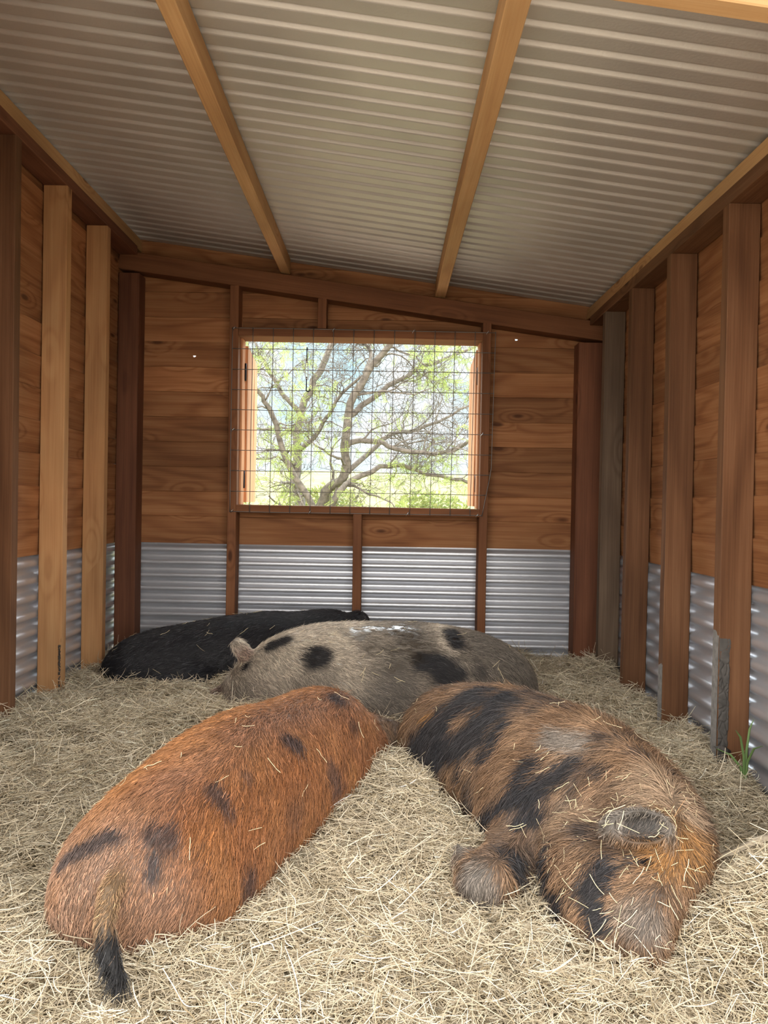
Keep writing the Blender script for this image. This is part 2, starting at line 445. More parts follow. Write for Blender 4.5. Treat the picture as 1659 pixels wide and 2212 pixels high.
# ---------------------------------------------------------------- walls
WX0, WX1, WZ0, WZ1 = -.757, .468, .975, 1.822          # the window opening
wb = Bag()
nb = 13
KNOTS = {4: (-1.006, 1.732), 8: (.663, 1.855)}
hole_shape = [(.008*math.cos(t)*(1+.35*math.sin(3*t+1)), (.007)*math.sin(t)*(1+.3*math.cos(2*t))) for t in np.linspace(0, 2*math.pi, 17)[:-1]]
for i in range(nb):
    z0 = Z_SHEET-.002+PITCH*i; z1 = z0+PITCH+.014
    top = lambda x: roof_z(x)+.014
    o = (0, 1, 0)
    spans = [(X_L, X_R)]
    if z1 > WZ0+.02 and z0 < WZ1-.02:
        spans = [(X_L, WX0), (WX1, X_R)]
        if z0 < WZ0-.01: board(wb, (WX0, Y_BACK, 0), (WX1, Y_BACK, 0), z0, WZ0-.004, o, top)
        if z1 > WZ1+.01: board(wb, (WX0, Y_BACK, 0), (WX1, Y_BACK, 0), WZ1+.004, z1, o, top)
    for a, b in spans:
        if z0 > top(a)-.01: continue
        bb = b
        if top(b) < z0: bb = a+(b-a)*np.clip((top(a)-z0)/(top(a)-top(b)), 0, 1)
        hit = None
        for hx, hz in ((-1.006, 1.735), (.652, 1.849)):
            if a < hx-.06 and bb > hx+.06 and z0 < hz-.02 and hz+.02 < z1-.014: hit = (hx, hz)
        if hit and top(bb) > z1:
            board_with_hole(wb, a, bb, Y_BACK, z0, z1, hit[0], hit[1], hole_shape)
        else:
            board(wb, (a, Y_BACK, 0), (bb, Y_BACK, 0), z0, z1, o, top)
wall_back = tag(put('wall_back', wb.mesh('wall_back', CEDAR)), kind='structure')
tag(corrugated_wall('corrugated_sheet', (X_L, Y_BACK, 0), (X_R, Y_BACK, 0), 0.0, Z_SHEET+.004, (0, 1, 0), wall_back), 'grey corrugated metal sheet')
wl = Bag()
for i in range(13):
    z0 = Z_SHEET-.002+PITCH*i; board(wl, (X_L, Y_FRONT-.03, 0), (X_L, Y_BACK+.02, 0), z0, min(z0+PITCH+.014, roof_z(X_L)-.012), (-1, 0, 0)) if z0 < roof_z(X_L)-.04 else None
wall_left = tag(put('wall_left', wl.mesh('wall_left', CEDAR)), kind='structure')
tag(corrugated_wall('corrugated_sheet', (X_L, Y_FRONT-.03, 0), (X_L, Y_BACK+.01, 0), 0.0, Z_SHEET+.004, (-1, 0, 0), wall_left), 'grey corrugated metal sheet')
wr = Bag()
for i in range(13):
    z0 = Z_SHEET-.002+PITCH*i
    if z0 < roof_z(X_R)-.04: board(wr, (X_R, Y_FRONT-.03, 0), (X_R, Y_BACK+.02, 0), z0, min(z0+PITCH+.014, roof_z(X_R)-.012), (1, 0, 0))
wall_right = tag(put('wall_right', wr.mesh('wall_right', CEDAR)), kind='structure')
tag(corrugated_wall('corrugated_sheet', (X_R, Y_FRONT-.03, 0), (X_R, Y_BACK+.01, 0), 0.0, Z_SHEET+.004, (1, 0, 0), wall_right), 'grey corrugated metal sheet')

# unseen boards either side of the doorway, added to shape the light coming in
wf = Bag()
for i in range(19):
    z0 = .005+PITCH*i
    for a, b in ((X_L, -.90), (.88, X_R)):
        if z0 < roof_z(b)-.06: board(wf, (a, Y_FRONT-.034, 0), (b, Y_FRONT-.034, 0), z0, z0+PITCH+.014, (0, -1, 0), lambda x: roof_z(x)-.1)
wall_light_blocker = tag(put('wall_light_blocker', wf.mesh('wall_light_blocker', CEDAR)), kind='structure')

# ---------------------------------------------------------------- framing timbers
def T(o, label, cat, group=None): return tag(o, label, cat, group)
# left wall studs (front face y, top z)
SW = .045
for y, mat, tint, lab in ((2.582, OAK, .40, 'brown wall stud at the left edge of the photo, nearest of the left wall studs'),
                          (2.994, STUD, .50, 'pale knotty stud, middle of three on the left wall, dark bark at its foot'),
                          (3.427, STUD, .44, 'pale wall stud farthest back on the left wall, next to the dark corner post')):
    T(lumber('wall_stud', (XI_L-.047, y+SW/2, .005), (XI_L-.047, y+SW/2, 2.214), (1, 0, 0), SW, .094, mat, tint=tint, seg=14), lab, 'wall stud', 'left wall studs')
right_studs = []
for y, mat, tint, lab in ((3.560, GREYW, .42, 'dark grey weathered stud with a long crack, farthest stud on the right wall'),
                          (3.174, OAK, .42, 'brown stud on the right wall, second from the back corner'),
                          (2.733, OAK, .50, 'brown stud on the right wall with a grey foot, third from the back corner'),
                          (2.278, OAK, .60, 'broad brown stud nearest on the right wall with cracked grey mud up its edge')):
    right_studs.append(T(lumber('wall_stud', (XI_R+.047, y+SW/2, .005), (XI_R+.047, y+SW/2, 1.904), (1, 0, 0), SW, .094, mat, tint=tint, seg=14), lab, 'wall stud', 'right wall studs'))
# corner posts
T(lumber('corner_post', (-1.3125, Y_STUD+.048, .005), (-1.3125, Y_STUD+.048, 2.126), (0, 1, 0), .104, .096, DARKW, tint=.25, seg=14), 'dark brown corner post at the back left behind the black pig', 'post')
T(lumber('corner_post', (1.022, Y_STUD+.048, .005), (1.022, Y_STUD+.048, 1.818), (0, 1, 0), .145, .096, DARKW, tint=.55, seg=14), 'reddish brown corner post at the back right with a knot near its foot', 'post')
# side plates and the flat timber on top of each
T(lumber('top_plate', (XI_L-.047, Y_FRONT+.006, 2.2375), (XI_L-.047, Y_STUD-.004, 2.2375), (0, 0, 1), .094, .045, DARKW, tint=.5, seg=16), 'dark top plate lying on the left wall studs', 'beam')
T(lumber('roof_purlin', (XI_L-.048, Y_FRONT, 2.2905), (XI_L-.048, Y_BACK-.005, 2.2905), (0, 0, 1), .080, .060, PURLIN, tint=.40, seg=16), 'pale roof purlin lying along the top of the left wall', 'beam', 'roof purlins')
T(lumber('top_plate', (XI_R+.047, Y_FRONT+.006, 1.9275), (XI_R+.047, Y_STUD-.004, 1.9275), (0, 0, 1), .094, .045, OAK, tint=.55, seg=16), 'brown top plate lying on the right wall studs', 'beam')
T(lumber('roof_purlin', (XI_R+.050, Y_FRONT, 1.9785), (XI_R+.050, Y_BACK-.005, 1.9785), (0, 0, 1), .080, .056, PURLIN, tint=.42, seg=16), 'pale roof purlin lying along the top of the right wall', 'beam', 'roof purlins')
# purlins across the open roof
T(lumber('roof_purlin', (-.531, Y_FRONT-.2, 2.1815), (-.531, Y_STUD+.04, 2.1815), (0, 0, 1), .046, .078, PURLIN, tint=.48, seg=16), 'pale knotty roof purlin under the metal roof, left of the window', 'beam', 'roof purlins')
T(lumber('roof_purlin', (.253, Y_FRONT-.2, 2.0775), (.253, Y_STUD+.04, 2.0775), (0, 0, 1), .052, .078, PURLIN, tint=.50, seg=16), 'pale smooth roof purlin under the metal roof, right of centre', 'beam', 'roof purlins')
# sloping back plate and door header
def slope_z(x): return 2.182-.1310*(x+1.264)
T(lumber('top_plate', (X_L+.002, Y_STUD+.047, slope_z(X_L)), (X_R-.002, Y_STUD+.047, slope_z(X_R)), (0, 0, 1), .094, .092, FRAMEW, tint=.22, seg=16), 'dark sloping top plate across the back wall above the window', 'beam')
T(lumber('door_header', (X_L, Y_FRONT-.024, slope_z(X_L)+.012), (X_R, Y_FRONT-.024, slope_z(X_R)+.012), (0, 0, 1), .045, .092, PURLIN, tint=.34, seg=16), 'orange brown header timber across the open front, at the top right corner', 'beam')
# back wall studs
def bstud(x0, x1, z0, z1, lab, tint=.4, mat=FRAMEW, grp='back wall studs'):
    return T(lumber('wall_stud', ((x0+x1)/2, Y_STUD+.047, z0), ((x0+x1)/2, Y_STUD+.047, z1), (0, 1, 0), x1-x0, .094, mat, tint=tint, seg=10), lab, 'wall stud', grp)
def pz(x): return slope_z(x)-.047
bstud(-.802, -.757, .005, pz(-.78)+.002, 'tall back wall stud at the left side of the window', .42)
bstud(.468, .510, .005, pz(.49)+.002, 'tall back wall stud at the right side of the window', .32)
bstud(-.165, -.121, .005, .937, 'short stud under the middle of the window sill', .36)
bstud(-.363, -.319, 1.866, pz(-.34)+.002, 'short cripple stud between the window head and the sloping plate', .42)

# ---------------------------------------------------------------- the window: head, sill and reveals
wn = tag(lumber('window_1', (WX0, Y_STUD+.074, WZ1+.021), (WX1, Y_STUD+.074, WZ1+.021), (0, 0, 1), .148, .042, FRAMEW, tint=.45, seg=6), kind='structure')  # head and sill in the darker cedar: their backlit shade put into colour
def wpart(nm, p0, p1, up, w, h, mat, tint):
    o = lumber(nm, p0, p1, up, w, h, mat, None, tint, 6); o.parent = wn; o.location = Vector(o.location)-wn.location; return o
wpart('sill', (WX0, Y_STUD+.074, WZ0-.020), (WX1, Y_STUD+.074, WZ0-.020), (0, 0, 1), .148, .040, FRAMEW, .45)
wpart('jamb', (WX0+.004, Y_STUD+.105, WZ0), (WX0+.004, Y_STUD+.105, WZ1), (0, 1, 0), .012, .085, WARMW, .70)
wpart('jamb', (WX1-.004, Y_STUD+.105, WZ0), (WX1-.004, Y_STUD+.105, WZ1), (0, 1, 0), .012, .085, WARMW, .52)
# shutters swung open outside, each on two pin hinges
def shutter(hx, ang, sgn, lab):
    y0 = Y_BACK+.045; d = np.array([math.cos(ang), math.sin(ang), 0])
    root = bpy.data.objects.new('window_shutter', None); col.objects.link(root); root.location = (hx, y0, WZ0)
    tag(root, lab, 'shutter', 'window shutters')
    H = WZ1-WZ0
    for k in range(3):
        a, b = .012+k*.195, .012+(k+1)*.195-.003
        o = lumber('shutter_board', d*((a+b)/2)+vec(0, 0, .012), d*((a+b)/2)+vec(0, 0, H-.02), d, .020, b-a, WARMW, root, .62, 6)
    for zc in (.13, H-.16):
        V, F = tube([(0, -.012, zc-.045), (0, -.012, zc-.02), (0, -.012, zc+.02), (0, -.012, zc+.045)], [.0065]*4, 8)
        h = put('hinge', mesh_of('hinge', V, F, IRON, True), root)
        pl = Bag()
        pts = [(0, .03), (.026*sgn, .026), (.034*sgn, .012), (.034*sgn, -.006), (.012*sgn, -.03), (0, -.03)]
        VV = [(x, -.016, z+zc) for x, z in pts]+[(x, -.013, z+zc) for x, z in pts]; n = len(pts)
        FF = [tuple(range(n)), tuple(range(2*n-1, n-1, -1))]+[(i, (i+1) % n, n+(i+1) % n, n+i) for i in range(n)]
        put('hinge_plate', mesh_of('hinge_plate', VV, FF, ZINC), h)
    return root
shutter(WX0+.012, math.radians(95), -1, 'open wooden shutter standing outside the left edge of the window')
shutter(WX1-.006, math.radians(87), 1, 'open wooden shutter standing outside the right edge of the window')

# ---------------------------------------------------------------- wire mesh panel over the window
YM = Y_STUD-.008
mb = Bag()
mx0, mz0, mz1 = -.785, .941, 1.858
def bend(x, z):                                            # the right edge is bent inwards at the foot
    return x-(.040*np.clip((1.17-z)/.23, 0, 1) if x > .50 else 0)-.012*np.clip((1.86-z)/.92, 0, 1)*np.clip((x+.8)/1.3, 0, 1)
xs = [mx0+.1012*i for i in range(14)]; zs_ = [mz0+(mz1-mz0)/9*i for i in range(10)]
for k, x in enumerate(xs):
    zz = np.linspace(mz0-.004, mz1+.004, 20)
    V, F = tube([(bend(x, z)+.0012*math.sin(3*z+k), YM-.003+.002*math.sin(4*z+k), z) for z in zz], .0019, 6); mb.add(V, F)
for k, z in enumerate(zs_):
    xx = np.linspace(mx0-.005, xs[-1]+.005, 26)
    V, F = tube([(bend(min(x, xs[-1]+.002), z), YM+.001, z+.0015*math.sin(2.5*x+k)-.004*(x-mx0)*0) for x in xx], .0019, 6); mb.add(V, F)
mesh_panel = tag(put('wire_mesh_panel', mb.mesh('wire_mesh_panel', WIRE, True)), 'square welded wire mesh panel stapled over the window', 'wire mesh')
for x, z in ((-.777, mz1), (-.28, mz1), (.12, mz1), (.49, mz1), (-.777, mz0+.408), (.472, mz0+.408), (-.775, mz0+.002), (-.385, mz0+.002), (.105, mz0+.002), (.455, mz0+.002)):
    V, F = tube([(x-.005, Y_STUD+.006, z-.008), (x-.005, YM-.004, z-.006), (x, YM-.010, z), (x+.005, YM-.004, z+.006), (x+.005, Y_STUD+.006, z+.008)], .0018, 6)
    put('staple', mesh_of('staple', V, F, ZINC, True), mesh_panel)

# ---------------------------------------------------------------- turnbuckle hanging from the mesh
tb = bpy.data.objects.new('turnbuckle', None); col.objects.link(tb)
TBX, TBZ = -.411, zs_[8]
tb.location = (TBX, YM-.008, TBZ)
tag(tb, 'black iron turnbuckle with a hook hanging from the mesh in the window', 'turnbuckle')
V, F = tube([(0, .012, -.004), (0, .010, .006), (0, 0, .010), (0, -.006, 0), (0, -.003, -.012), (0, -.001, -.06)], .0026, 8)
put('hanging_hook', mesh_of('hanging_hook', V, F, IRON, True), tb)
bb = Bag()
for s in (-1, 1):
    V, F = tube([(0, -.001, -.058), (s*.0055, -.001, -.066), (s*.0068, -.001, -.09), (s*.0068, -.001, -.12), (s*.0055, -.001, -.138), (0, -.001, -.146)], .0020, 8); bb.add(V, F)
for z in (-.060, -.144):
    V, F = tube([(0, -.001, z-.007), (0, -.001, z+.007)], .0048, 6); bb.add(V, F)
put('body', bb.mesh('body', ZINC, True), tb)
pts = [(0, -.001, -.140), (0, -.001, -.19)]+[(.008-.009*math.cos(a), -.001, -.200-.011*math.sin(a)) for a in np.linspace(0, math.pi*1.1, 9)]
V, F = tube(pts, .0028, 8)
put('hook', mesh_of('hook', V, F, IRON, True), tb)

# ---------------------------------------------------------------- dried mud on the nearest right stud
st = right_studs[3]
def mud_patch(x0, x1, z0, z1, y, parent, mirror=False, mat=None):
    nx_, nz_ = 26, 130; X = np.linspace(x0, x1, nx_); Z = np.linspace(z0, z1, nz_)
    XX, ZZ = np.meshgrid(X, Z); u = (XX-x0)/(x1-x0); v = (ZZ-z0)/(z1-z0)
    P = np.stack([XX*38, ZZ*30, ZZ*0], -1)
    pts = rng.uniform([x0-.01, z0], [x1+.01, z1], (55, 2))
    dd = np.sqrt((XX[..., None]-pts[:, 0])**2+((ZZ[..., None]-pts[:, 1])*.8)**2); dd.sort(-1)
    crack = np.clip((dd[..., 1]-dd[..., 0])/.0035, 0, 1)
    edge = x1-.006-.010*fbm(np.stack([ZZ*22, ZZ*0, ZZ*0], -1), 3)-(.03*np.clip((v-.75)/.25, 0, 1)**2)*0
    inside = np.clip((edge-XX)/.004, 0, 1)*np.clip(v/.03, 0, 1)*np.clip((1-v)/.02, 0, 1)
    hgt = inside*(.0012+.0062*crack*(.5+.7*fbm(P, 5)))*np.where(v > .83, .25, 1)
    if mirror: XX = x0+x1-XX
    V = np.stack([XX, y+.0012-hgt, ZZ], -1).reshape(-1, 3)
    Q = [(j*nx_+i, j*nx_+i+1, (j+1)*nx_+i+1, (j+1)*nx_+i) for j in range(nz_-1) for i in range(nx_-1)]
    o = put('mud_patch', quad_mesh('mud_patch', V-np.array(parent.location), Q, mat or MUD), parent); tag(o, 'cracked grey dried mud'); return o
mud_patch(1.0005, 1.046, .22, .615, 2.278, st)
left_studs = [o for o in col.objects if o.get('group') == 'left wall studs']
mud_patch(-1.294, -1.2705, .2, .46, 2.994, left_studs[1], True, flat_mat('dark_bark', (.05, .04, .033), .95, 0, .6, 40, .3))['label'] = 'dark strip of bark'
def grey_foot(parent, x0, x1, y0, y1, z0, z1):
    """The foot of a stud rubbed grey by the pigs: a thin crust on its inner face."""
    nz_ = 40; Z = np.linspace(z0, z1, nz_); Yv = np.linspace(y0, y1, 8)
    YY, ZZ = np.meshgrid(Yv, Z)
    top = z1-.05*fbm(np.stack([YY*60, YY*0, YY*0], -1), 9)
    th = np.clip((top-ZZ)/.01, 0, 1)*.0016-.0012
    V = np.stack([np.full_like(YY, x0)-th*x1, YY, ZZ], -1).reshape(-1, 3)
    Q = [(j*8+i, j*8+i+1, (j+1)*8+i+1, (j+1)*8+i) for j in range(nz_-1) for i in range(7)]
    o = put('mud_smear', quad_mesh('mud_smear', V-np.array(parent.location), Q, SMEAR), parent); tag(o, 'grey mud rubbed on the foot of the stud')
SMEAR = flat_mat('mud_smear', (.215, .20, .185), .9, 0, .3, 60, .25)
grey_foot(right_studs[3], 1.0, 1, 2.280, 2.321, .18, .66)
grey_foot(right_studs[2], 1.0, 1, 2.735, 2.776, .18, .46)
grey_foot(right_studs[1], 1.0, 1, 3.176, 3.217, .18, .50)
# ---------------------------------------------------------------- animal shapes as signed distances
def frame(fwd, up):
    f = unit(fwd); u = np.asarray(up, float); u = unit(u-u@f*f)
    return np.stack([f, np.cross(u, f), u], 0)          # rows: forward, left, up
def d_ell(P, c, r, Fm):
    q = (P-np.asarray(c, float))@Fm.T
    r = np.asarray(r, float)
    k0 = np.sqrt(((q/r)**2).sum(-1)); k1 = np.sqrt(((q/(r*r))**2).sum(-1))
    return k0*(k0-1.0)/np.maximum(k1, 1e-6)
def d_cap(P, a, b, ra, rb):
    a = np.asarray(a, float); b = np.asarray(b, float)
    ba = b-a; pa = P-a
    t = np.clip((pa@ba)/(ba@ba), 0, 1)
    return np.sqrt(((pa-t[..., None]*ba)**2).sum(-1))-(ra+(rb-ra)*t)
def smin(a, b, k):
    h = np.clip(0.5+0.5*(b-a)/k, 0, 1)
    return b+(a-b)*h-k*h*(1-h)
def smax(a, b, k): return -smin(-a, -b, k)
def build_sdf(prims):
    def f(P):
        d = None
        for p in prims:
            kind, k = p[0], p[-1]
            if kind[-1] == 'E': e = d_ell(P, p[1], p[2], p[3])
            elif kind[-1] == 'T':            # chain of tapering capsules
                pts, rs = p[1], p[2]
                e = d_cap(P, pts[0], pts[1], rs[0], rs[1])
                for i in range(1, len(pts)-1):
                    e = np.minimum(e, d_cap(P, pts[i], pts[i+1], rs[i], rs[i+1]))
            elif kind[-1] == 'U':            # cupped ear: shell of an ellipsoid with its hollow taken out
                e = d_ell(P, p[1], p[2], p[3])
                e = smax(e, -d_ell(P, p[4], p[5], p[3]), 0.008)
            if d is None: d = e
            elif kind[0] == '-': d = smax(d, -e, k)
            else: d = smin(d, e, k)
        return d
    return f
def sdf_normal(f, P, h=0.003):
    n = np.stack([f(P+h*e)-f(P-h*e) for e in np.eye(3)], -1)
    return n/np.maximum(np.linalg.norm(n, axis=-1, keepdims=True), 1e-9)
I3 = np.eye(3)
Z3 = vec(0, 0, 1)

# ---- the russet pig, lying on its chest with its rump towards the door
oF = frame((.39, .64, .10), Z3)
RUSSET_TAIL = [vec(-.505, 1.50, .265), vec(-.512, 1.44, .25), vec(-.505, 1.395, .215), vec(-.485, 1.365, .18), vec(-.455, 1.335, .145)]
PIG_RUSSET = [
    ('E', vec(-.50, 1.62, .20), (.18, .150, .148), oF, .05),
    ('E', vec(-.435, 1.77, .225), (.25, .180, .185), oF, .10),
    ('E', vec(-.345, 1.96, .25), (.28, .197, .205), oF, .10),
    ('E', vec(-.20, 2.20, .272), (.21, .168, .180), oF, .10),
    ('E', vec(-.09, 2.38, .22), (.15, .11, .115), oF, .08),
    ('T', [vec(-.03, 2.48, .19), vec(.03, 2.60, .13)], [.08, .05], .05),          # head, snout into the hay
    ('E', vec(-.40, 1.64, .155), (.15, .10, .11), frame((.5, .8, 0), Z3), .09),   # right haunch
    ('E', vec(-.57, 1.66, .15), (.15, .08, .11), frame((.35, .9, 0), Z3), .09),   # left haunch
    ('T', [vec(-.30, 1.86, .08), vec(-.22, 2.0, .06)], [.06, .045], .08),        # hind foot tucked under
    ('-T', [vec(-.455, 1.395, .15), vec(-.478, 1.445, .26)], [.020, .008], .04),  # fold beside the tail
    ('-T', [vec(-.545, 1.405, .15), vec(-.535, 1.44, .23)], [.010, .006], .03),
    ('T', RUSSET_TAIL, [.024, .020, .017, .014, .010], .018),
    ('U', vec(.020, 2.42, .262), (.055, .048, .028), frame((.85, .1, .1), (.1, -.75, .6)), vec(.024, 2.405, .275), (.042, .034, .026), .02),
    ('E', vec(-.03, 2.42, .25), (.05, .04, .04), I3, .03),
]
# ---- the brindled pig, lying on its side, head towards the door and belly to the hay between
tF = frame((.42, -.62, 0), Z3)
PIG_BRINDLED = [
    ('E', vec(.235, 2.34, .25), (.20, .165, .180), tF, .05),
    ('E', vec(.36, 2.17, .275), (.25, .215, .20), tF, .10),
    ('E', vec(.50, 1.97, .275), (.23, .20, .195), tF, .10),
    ('E', vec(.42, 1.88, .20), (.20, .14, .13), tF, .10),                          # chest and shoulder
    ('E', vec(.60, 1.80, .27), (.16, .135, .14), frame((.25, -.9, 0), Z3), .08),   # neck
    ('E', vec(.605, 1.67, .245), (.13, .115, .115), frame((-.2, -.9, -.3), Z3), .06),   # skull
    ('T', [vec(.59, 1.62, .235), vec(.545, 1.53, .20), vec(.515, 1.475, .155)], [.085, .062, .048], .05),  # muzzle
    ('E', vec(.455, 1.645, .20), (.12, .095, .105), frame((.1, -.9, -.35), Z3), .05),   # jowl
    ('E', vec(.455, 1.56, .15), (.10, .075, .075), frame((.25, -.9, -.3), Z3), .05),    # cheek fold
    ('T', [vec(.395, 1.87, .20), vec(.31, 1.77, .185), vec(.245, 1.695, .165)], [.085, .062, .055], .035),  # upper foreleg, bent
    ('T', [vec(.245, 1.695, .165), vec(.215, 1.69, .155), vec(.20, 1.74, .175)], [.052, .048, .034], .02),  # folded foot
    ('T', [vec(.365, 1.76, .15), vec(.33, 1.70, .08)], [.05, .045], .025),         # other foreleg
    ('T', [vec(.24, 2.20, .14), vec(.20, 2.08, .10)], [.09, .05], .06),            # hind leg along the belly
    ('T', [vec(.185, 1.735, .175), vec(.178, 1.76, .215)], [.016, .004], .006),   # hoof tips
    ('T', [vec(.215, 1.745, .175), vec(.212, 1.765, .205)], [.014, .004], .006),
    ('U', vec(.527, 1.562, .340), (.074, .038, .034), frame((1, .0, .05), (.05, -.80, .55)), vec(.534, 1.546, .350), (.058, .027, .032), .010),
    ('E', vec(.560, 1.60, .325), (.045, .03, .025), frame((1, 0, 0), Z3), .02),   # root of the ear
    ('-E', vec(.545, 1.548, .272), (.016, .012, .006), frame((1, -.1, -.4), Z3), .014),  # closed eye
]
# ---- the spotted pig, lying on its side along the back of the pen, head to the left
PIG_SPOTTED = [
    ('E', vec(.35, 3.02, .275), (.255, .21, .20), I3, .05),
    ('E', vec(.10, 3.02, .31), (.34, .23, .215), I3, .1),
    ('E', vec(-.20, 3.02, .31), (.30, .22, .205), I3, .1),
    ('E', vec(-.02, 2.86, .25), (.34, .15, .16), I3, .09),
    ('E', vec(-.40, 2.99, .29), (.18, .15, .15), frame((-1, 0, -.25), Z3), .08),
    ('E', vec(-.47, 2.93, .25), (.13, .11, .12), frame((-1, 0, -.3), Z3), .07),
    ('T', [vec(-.52, 2.97, .27), vec(-.60, 2.98, .235), vec(-.645, 2.98, .215)], [.075, .05, .042], .045),
    ('E', vec(-.655, 2.975, .205), (.018, .045, .040), frame((-1, 0, -.35), Z3), .012),  # nose disc
    ('T', [vec(-.56, 2.95, .21), vec(-.625, 2.955, .18)], [.045, .03], .012),      # lower jaw
    ('U', vec(-.55, 2.975, .405), (.062, .044, .024), frame((-.62, 0, .75), (.8, -.2, .6)), vec(-.548, 2.95, .405), (.046, .030, .024), .014),
    ('T', [vec(-.505, 2.98, .35), vec(-.53, 2.975, .385)], [.035, .028], .02),
    ('T', [vec(.10, 2.78, .20), vec(.02, 2.70, .15)], [.075, .045], .05),
    ('T', [vec(-.28, 2.84, .18), vec(-.22, 2.74, .13)], [.06, .045], .05),
]
# ---- the black pig against the back wall, head to the right
PIG_BLACK = [
    ('E', vec(-1.04, 3.37, .23), (.20, .20, .165), frame((1, .25, .1), Z3), .05),
    ('E', vec(-.82, 3.43, .26), (.28, .22, .185), frame((1, .25, .1), Z3), .1),
    ('E', vec(-.52, 3.50, .30), (.32, .22, .185), frame((1, .15, .03), Z3), .1),
    ('E', vec(-.25, 3.55, .30), (.20, .19, .19), I3, .1),
    ('E', vec(-.02, 3.52, .29), (.15, .12, .13), I3, .08),
    ('T', [vec(.06, 3.50, .26), vec(.20, 3.46, .20)], [.08, .05], .05),
    ('E', vec(-.86, 3.20, .18), (.18, .10, .11), frame((1, .1, 0), Z3), .07),      # haunch
    ('T', [vec(-.95, 3.16, .16), vec(-1.04, 3.14, .15)], [.045, .035], .03),       # hind foot
    ('U', vec(-.13, 3.53, .445), (.062, .05, .024), frame((.9, 0, .25), (.2, -.9, .5)), vec(-.125, 3.505, .45), (.045, .034, .02), .02),
    ('T', [vec(-.19, 3.53, .40), vec(-.16, 3.53, .44)], [.04, .03], .025),
]
# ---------------------------------------------------------------- the bed of hay: height over the floor
HAY_MOUNDS = [(.05, 2.14, .055, .12, .16), (.80, 1.52, .185, .17, .13), (-.85, 2.6, .03, .3, .3), (1.0, 3.55, .05, .12, .2),
              (.05, 1.75, .03, .16, .2), (-1.1, 2.2, .03, .2, .4), (.62, 3.35, .03, .2, .2), (-.45, 3.0, -.01, .2, .2),
              (.35, 1.45, .03, .12, .10), (-.2, 1.35, .015, .2, .1), (.88, 2.2, .05, .15, .35), (-.95, 1.5, .02, .2, .2),
              (.12, 1.62, -.03, .10, .10), (.0, 2.02, -.02, .08, .16)]
def hay_height(x, y):
    t = np.clip((y-1.25)/1.25, 0, 1); t = t*t*(3-2*t)
    z = .105+.115*t
    for cx, cy, a, sx, sy in HAY_MOUNDS:
        z = z+a*np.exp(-((x-cx)/sx)**2-((y-cy)/sy)**2)
    z = z+.010*np.sin(7.1*x+1.3)*np.sin(6.3*y+.4)+.007*np.sin(15.3*x+9.1*y)+.005*np.sin(23*x-17*y+2)+.004*np.sin(31*y+13*x)
    e = np.clip((y-.95)/.3, 0, 1)                     # it thins out on the ground in front of the door
    w = np.clip((.89-np.abs(x+.01))/.10, 0, 1); w = np.maximum(w*w*(3-2*w), np.clip((y-1.42)/.03, 0, 1))   # only through the doorway
    return z*e*e*(3-2*e)*w
# ================================================================ the pigs
def surface_net(f, lo, hi, h):
    """Quad mesh of the zero level of f."""
    n = np.ceil((np.asarray(hi)-lo)/h).astype(int)+1
    ax = [lo[i]+h*np.arange(n[i]) for i in range(3)]
    D = np.empty(n, np.float32)
    for i in range(n[0]):                                       # slab by slab keeps memory small
        Y, Zz = np.meshgrid(ax[1], ax[2], indexing='ij')
        D[i] = f(np.stack([np.full_like(Y, ax[0][i]), Y, Zz], -1))
    S = D < 0
    c = S[:-1, :-1, :-1].astype(np.int8)
    for dx in (0, 1):
        for dy in (0, 1):
            for dz in (0, 1):
                if dx or dy or dz: c = c+S[dx:n[0]-1+dx, dy:n[1]-1+dy, dz:n[2]-1+dz]
    cells = np.argwhere((c > 0) & (c < 8))
    idx = np.full(c.shape, -1, np.int64); idx[tuple(cells.T)] = np.arange(len(cells))
    acc = np.zeros((len(cells), 3)); cnt = np.zeros(len(cells))
    corners = [(a, b, d) for a in (0, 1) for b in (0, 1) for d in (0, 1)]
    for a in corners:
        for k in range(3):
            if a[k]: continue
            b = list(a); b[k] = 1
            da = D[tuple((cells+a).T)]; db = D[tuple((cells+b).T)]
            m = (da < 0) != (db < 0)
            t = np.where(m, da/np.where(np.abs(da-db) < 1e-9, 1, da-db), 0)
            p = np.array(a, float)[None]+t[:, None]*np.eye(3)[k][None]
            acc[m] += p[m]; cnt[m] += 1
    V = np.asarray(lo)+(cells+acc/cnt[:, None])*h
    Q = []
    for k in range(3):
        u, v = [(1, 2), (2, 0), (0, 1)][k]
        sl0 = [slice(None)]*3; sl1 = [slice(None)]*3; sl0[k] = slice(0, -1); sl1[k] = slice(1, None)
        cr = S[tuple(sl0)] != S[tuple(sl1)]
        e = np.argwhere(cr)
        ok = (e[:, u] > 0) & (e[:, v] > 0) & (e[:, u] < n[u]-1) & (e[:, v] < n[v]-1); e = e[ok]
        du = np.zeros(3, int); du[u] = 1; dv = np.zeros(3, int); dv[v] = 1
        q = np.stack([idx[tuple((e-du-dv).T)], idx[tuple((e-dv).T)], idx[tuple(e.T)], idx[tuple((e-du).T)]], 1)
        flip = ~S[tuple(e.T)]
        q[flip] = q[flip][:, ::-1]; Q.append(q)
    return V, np.concatenate(Q)

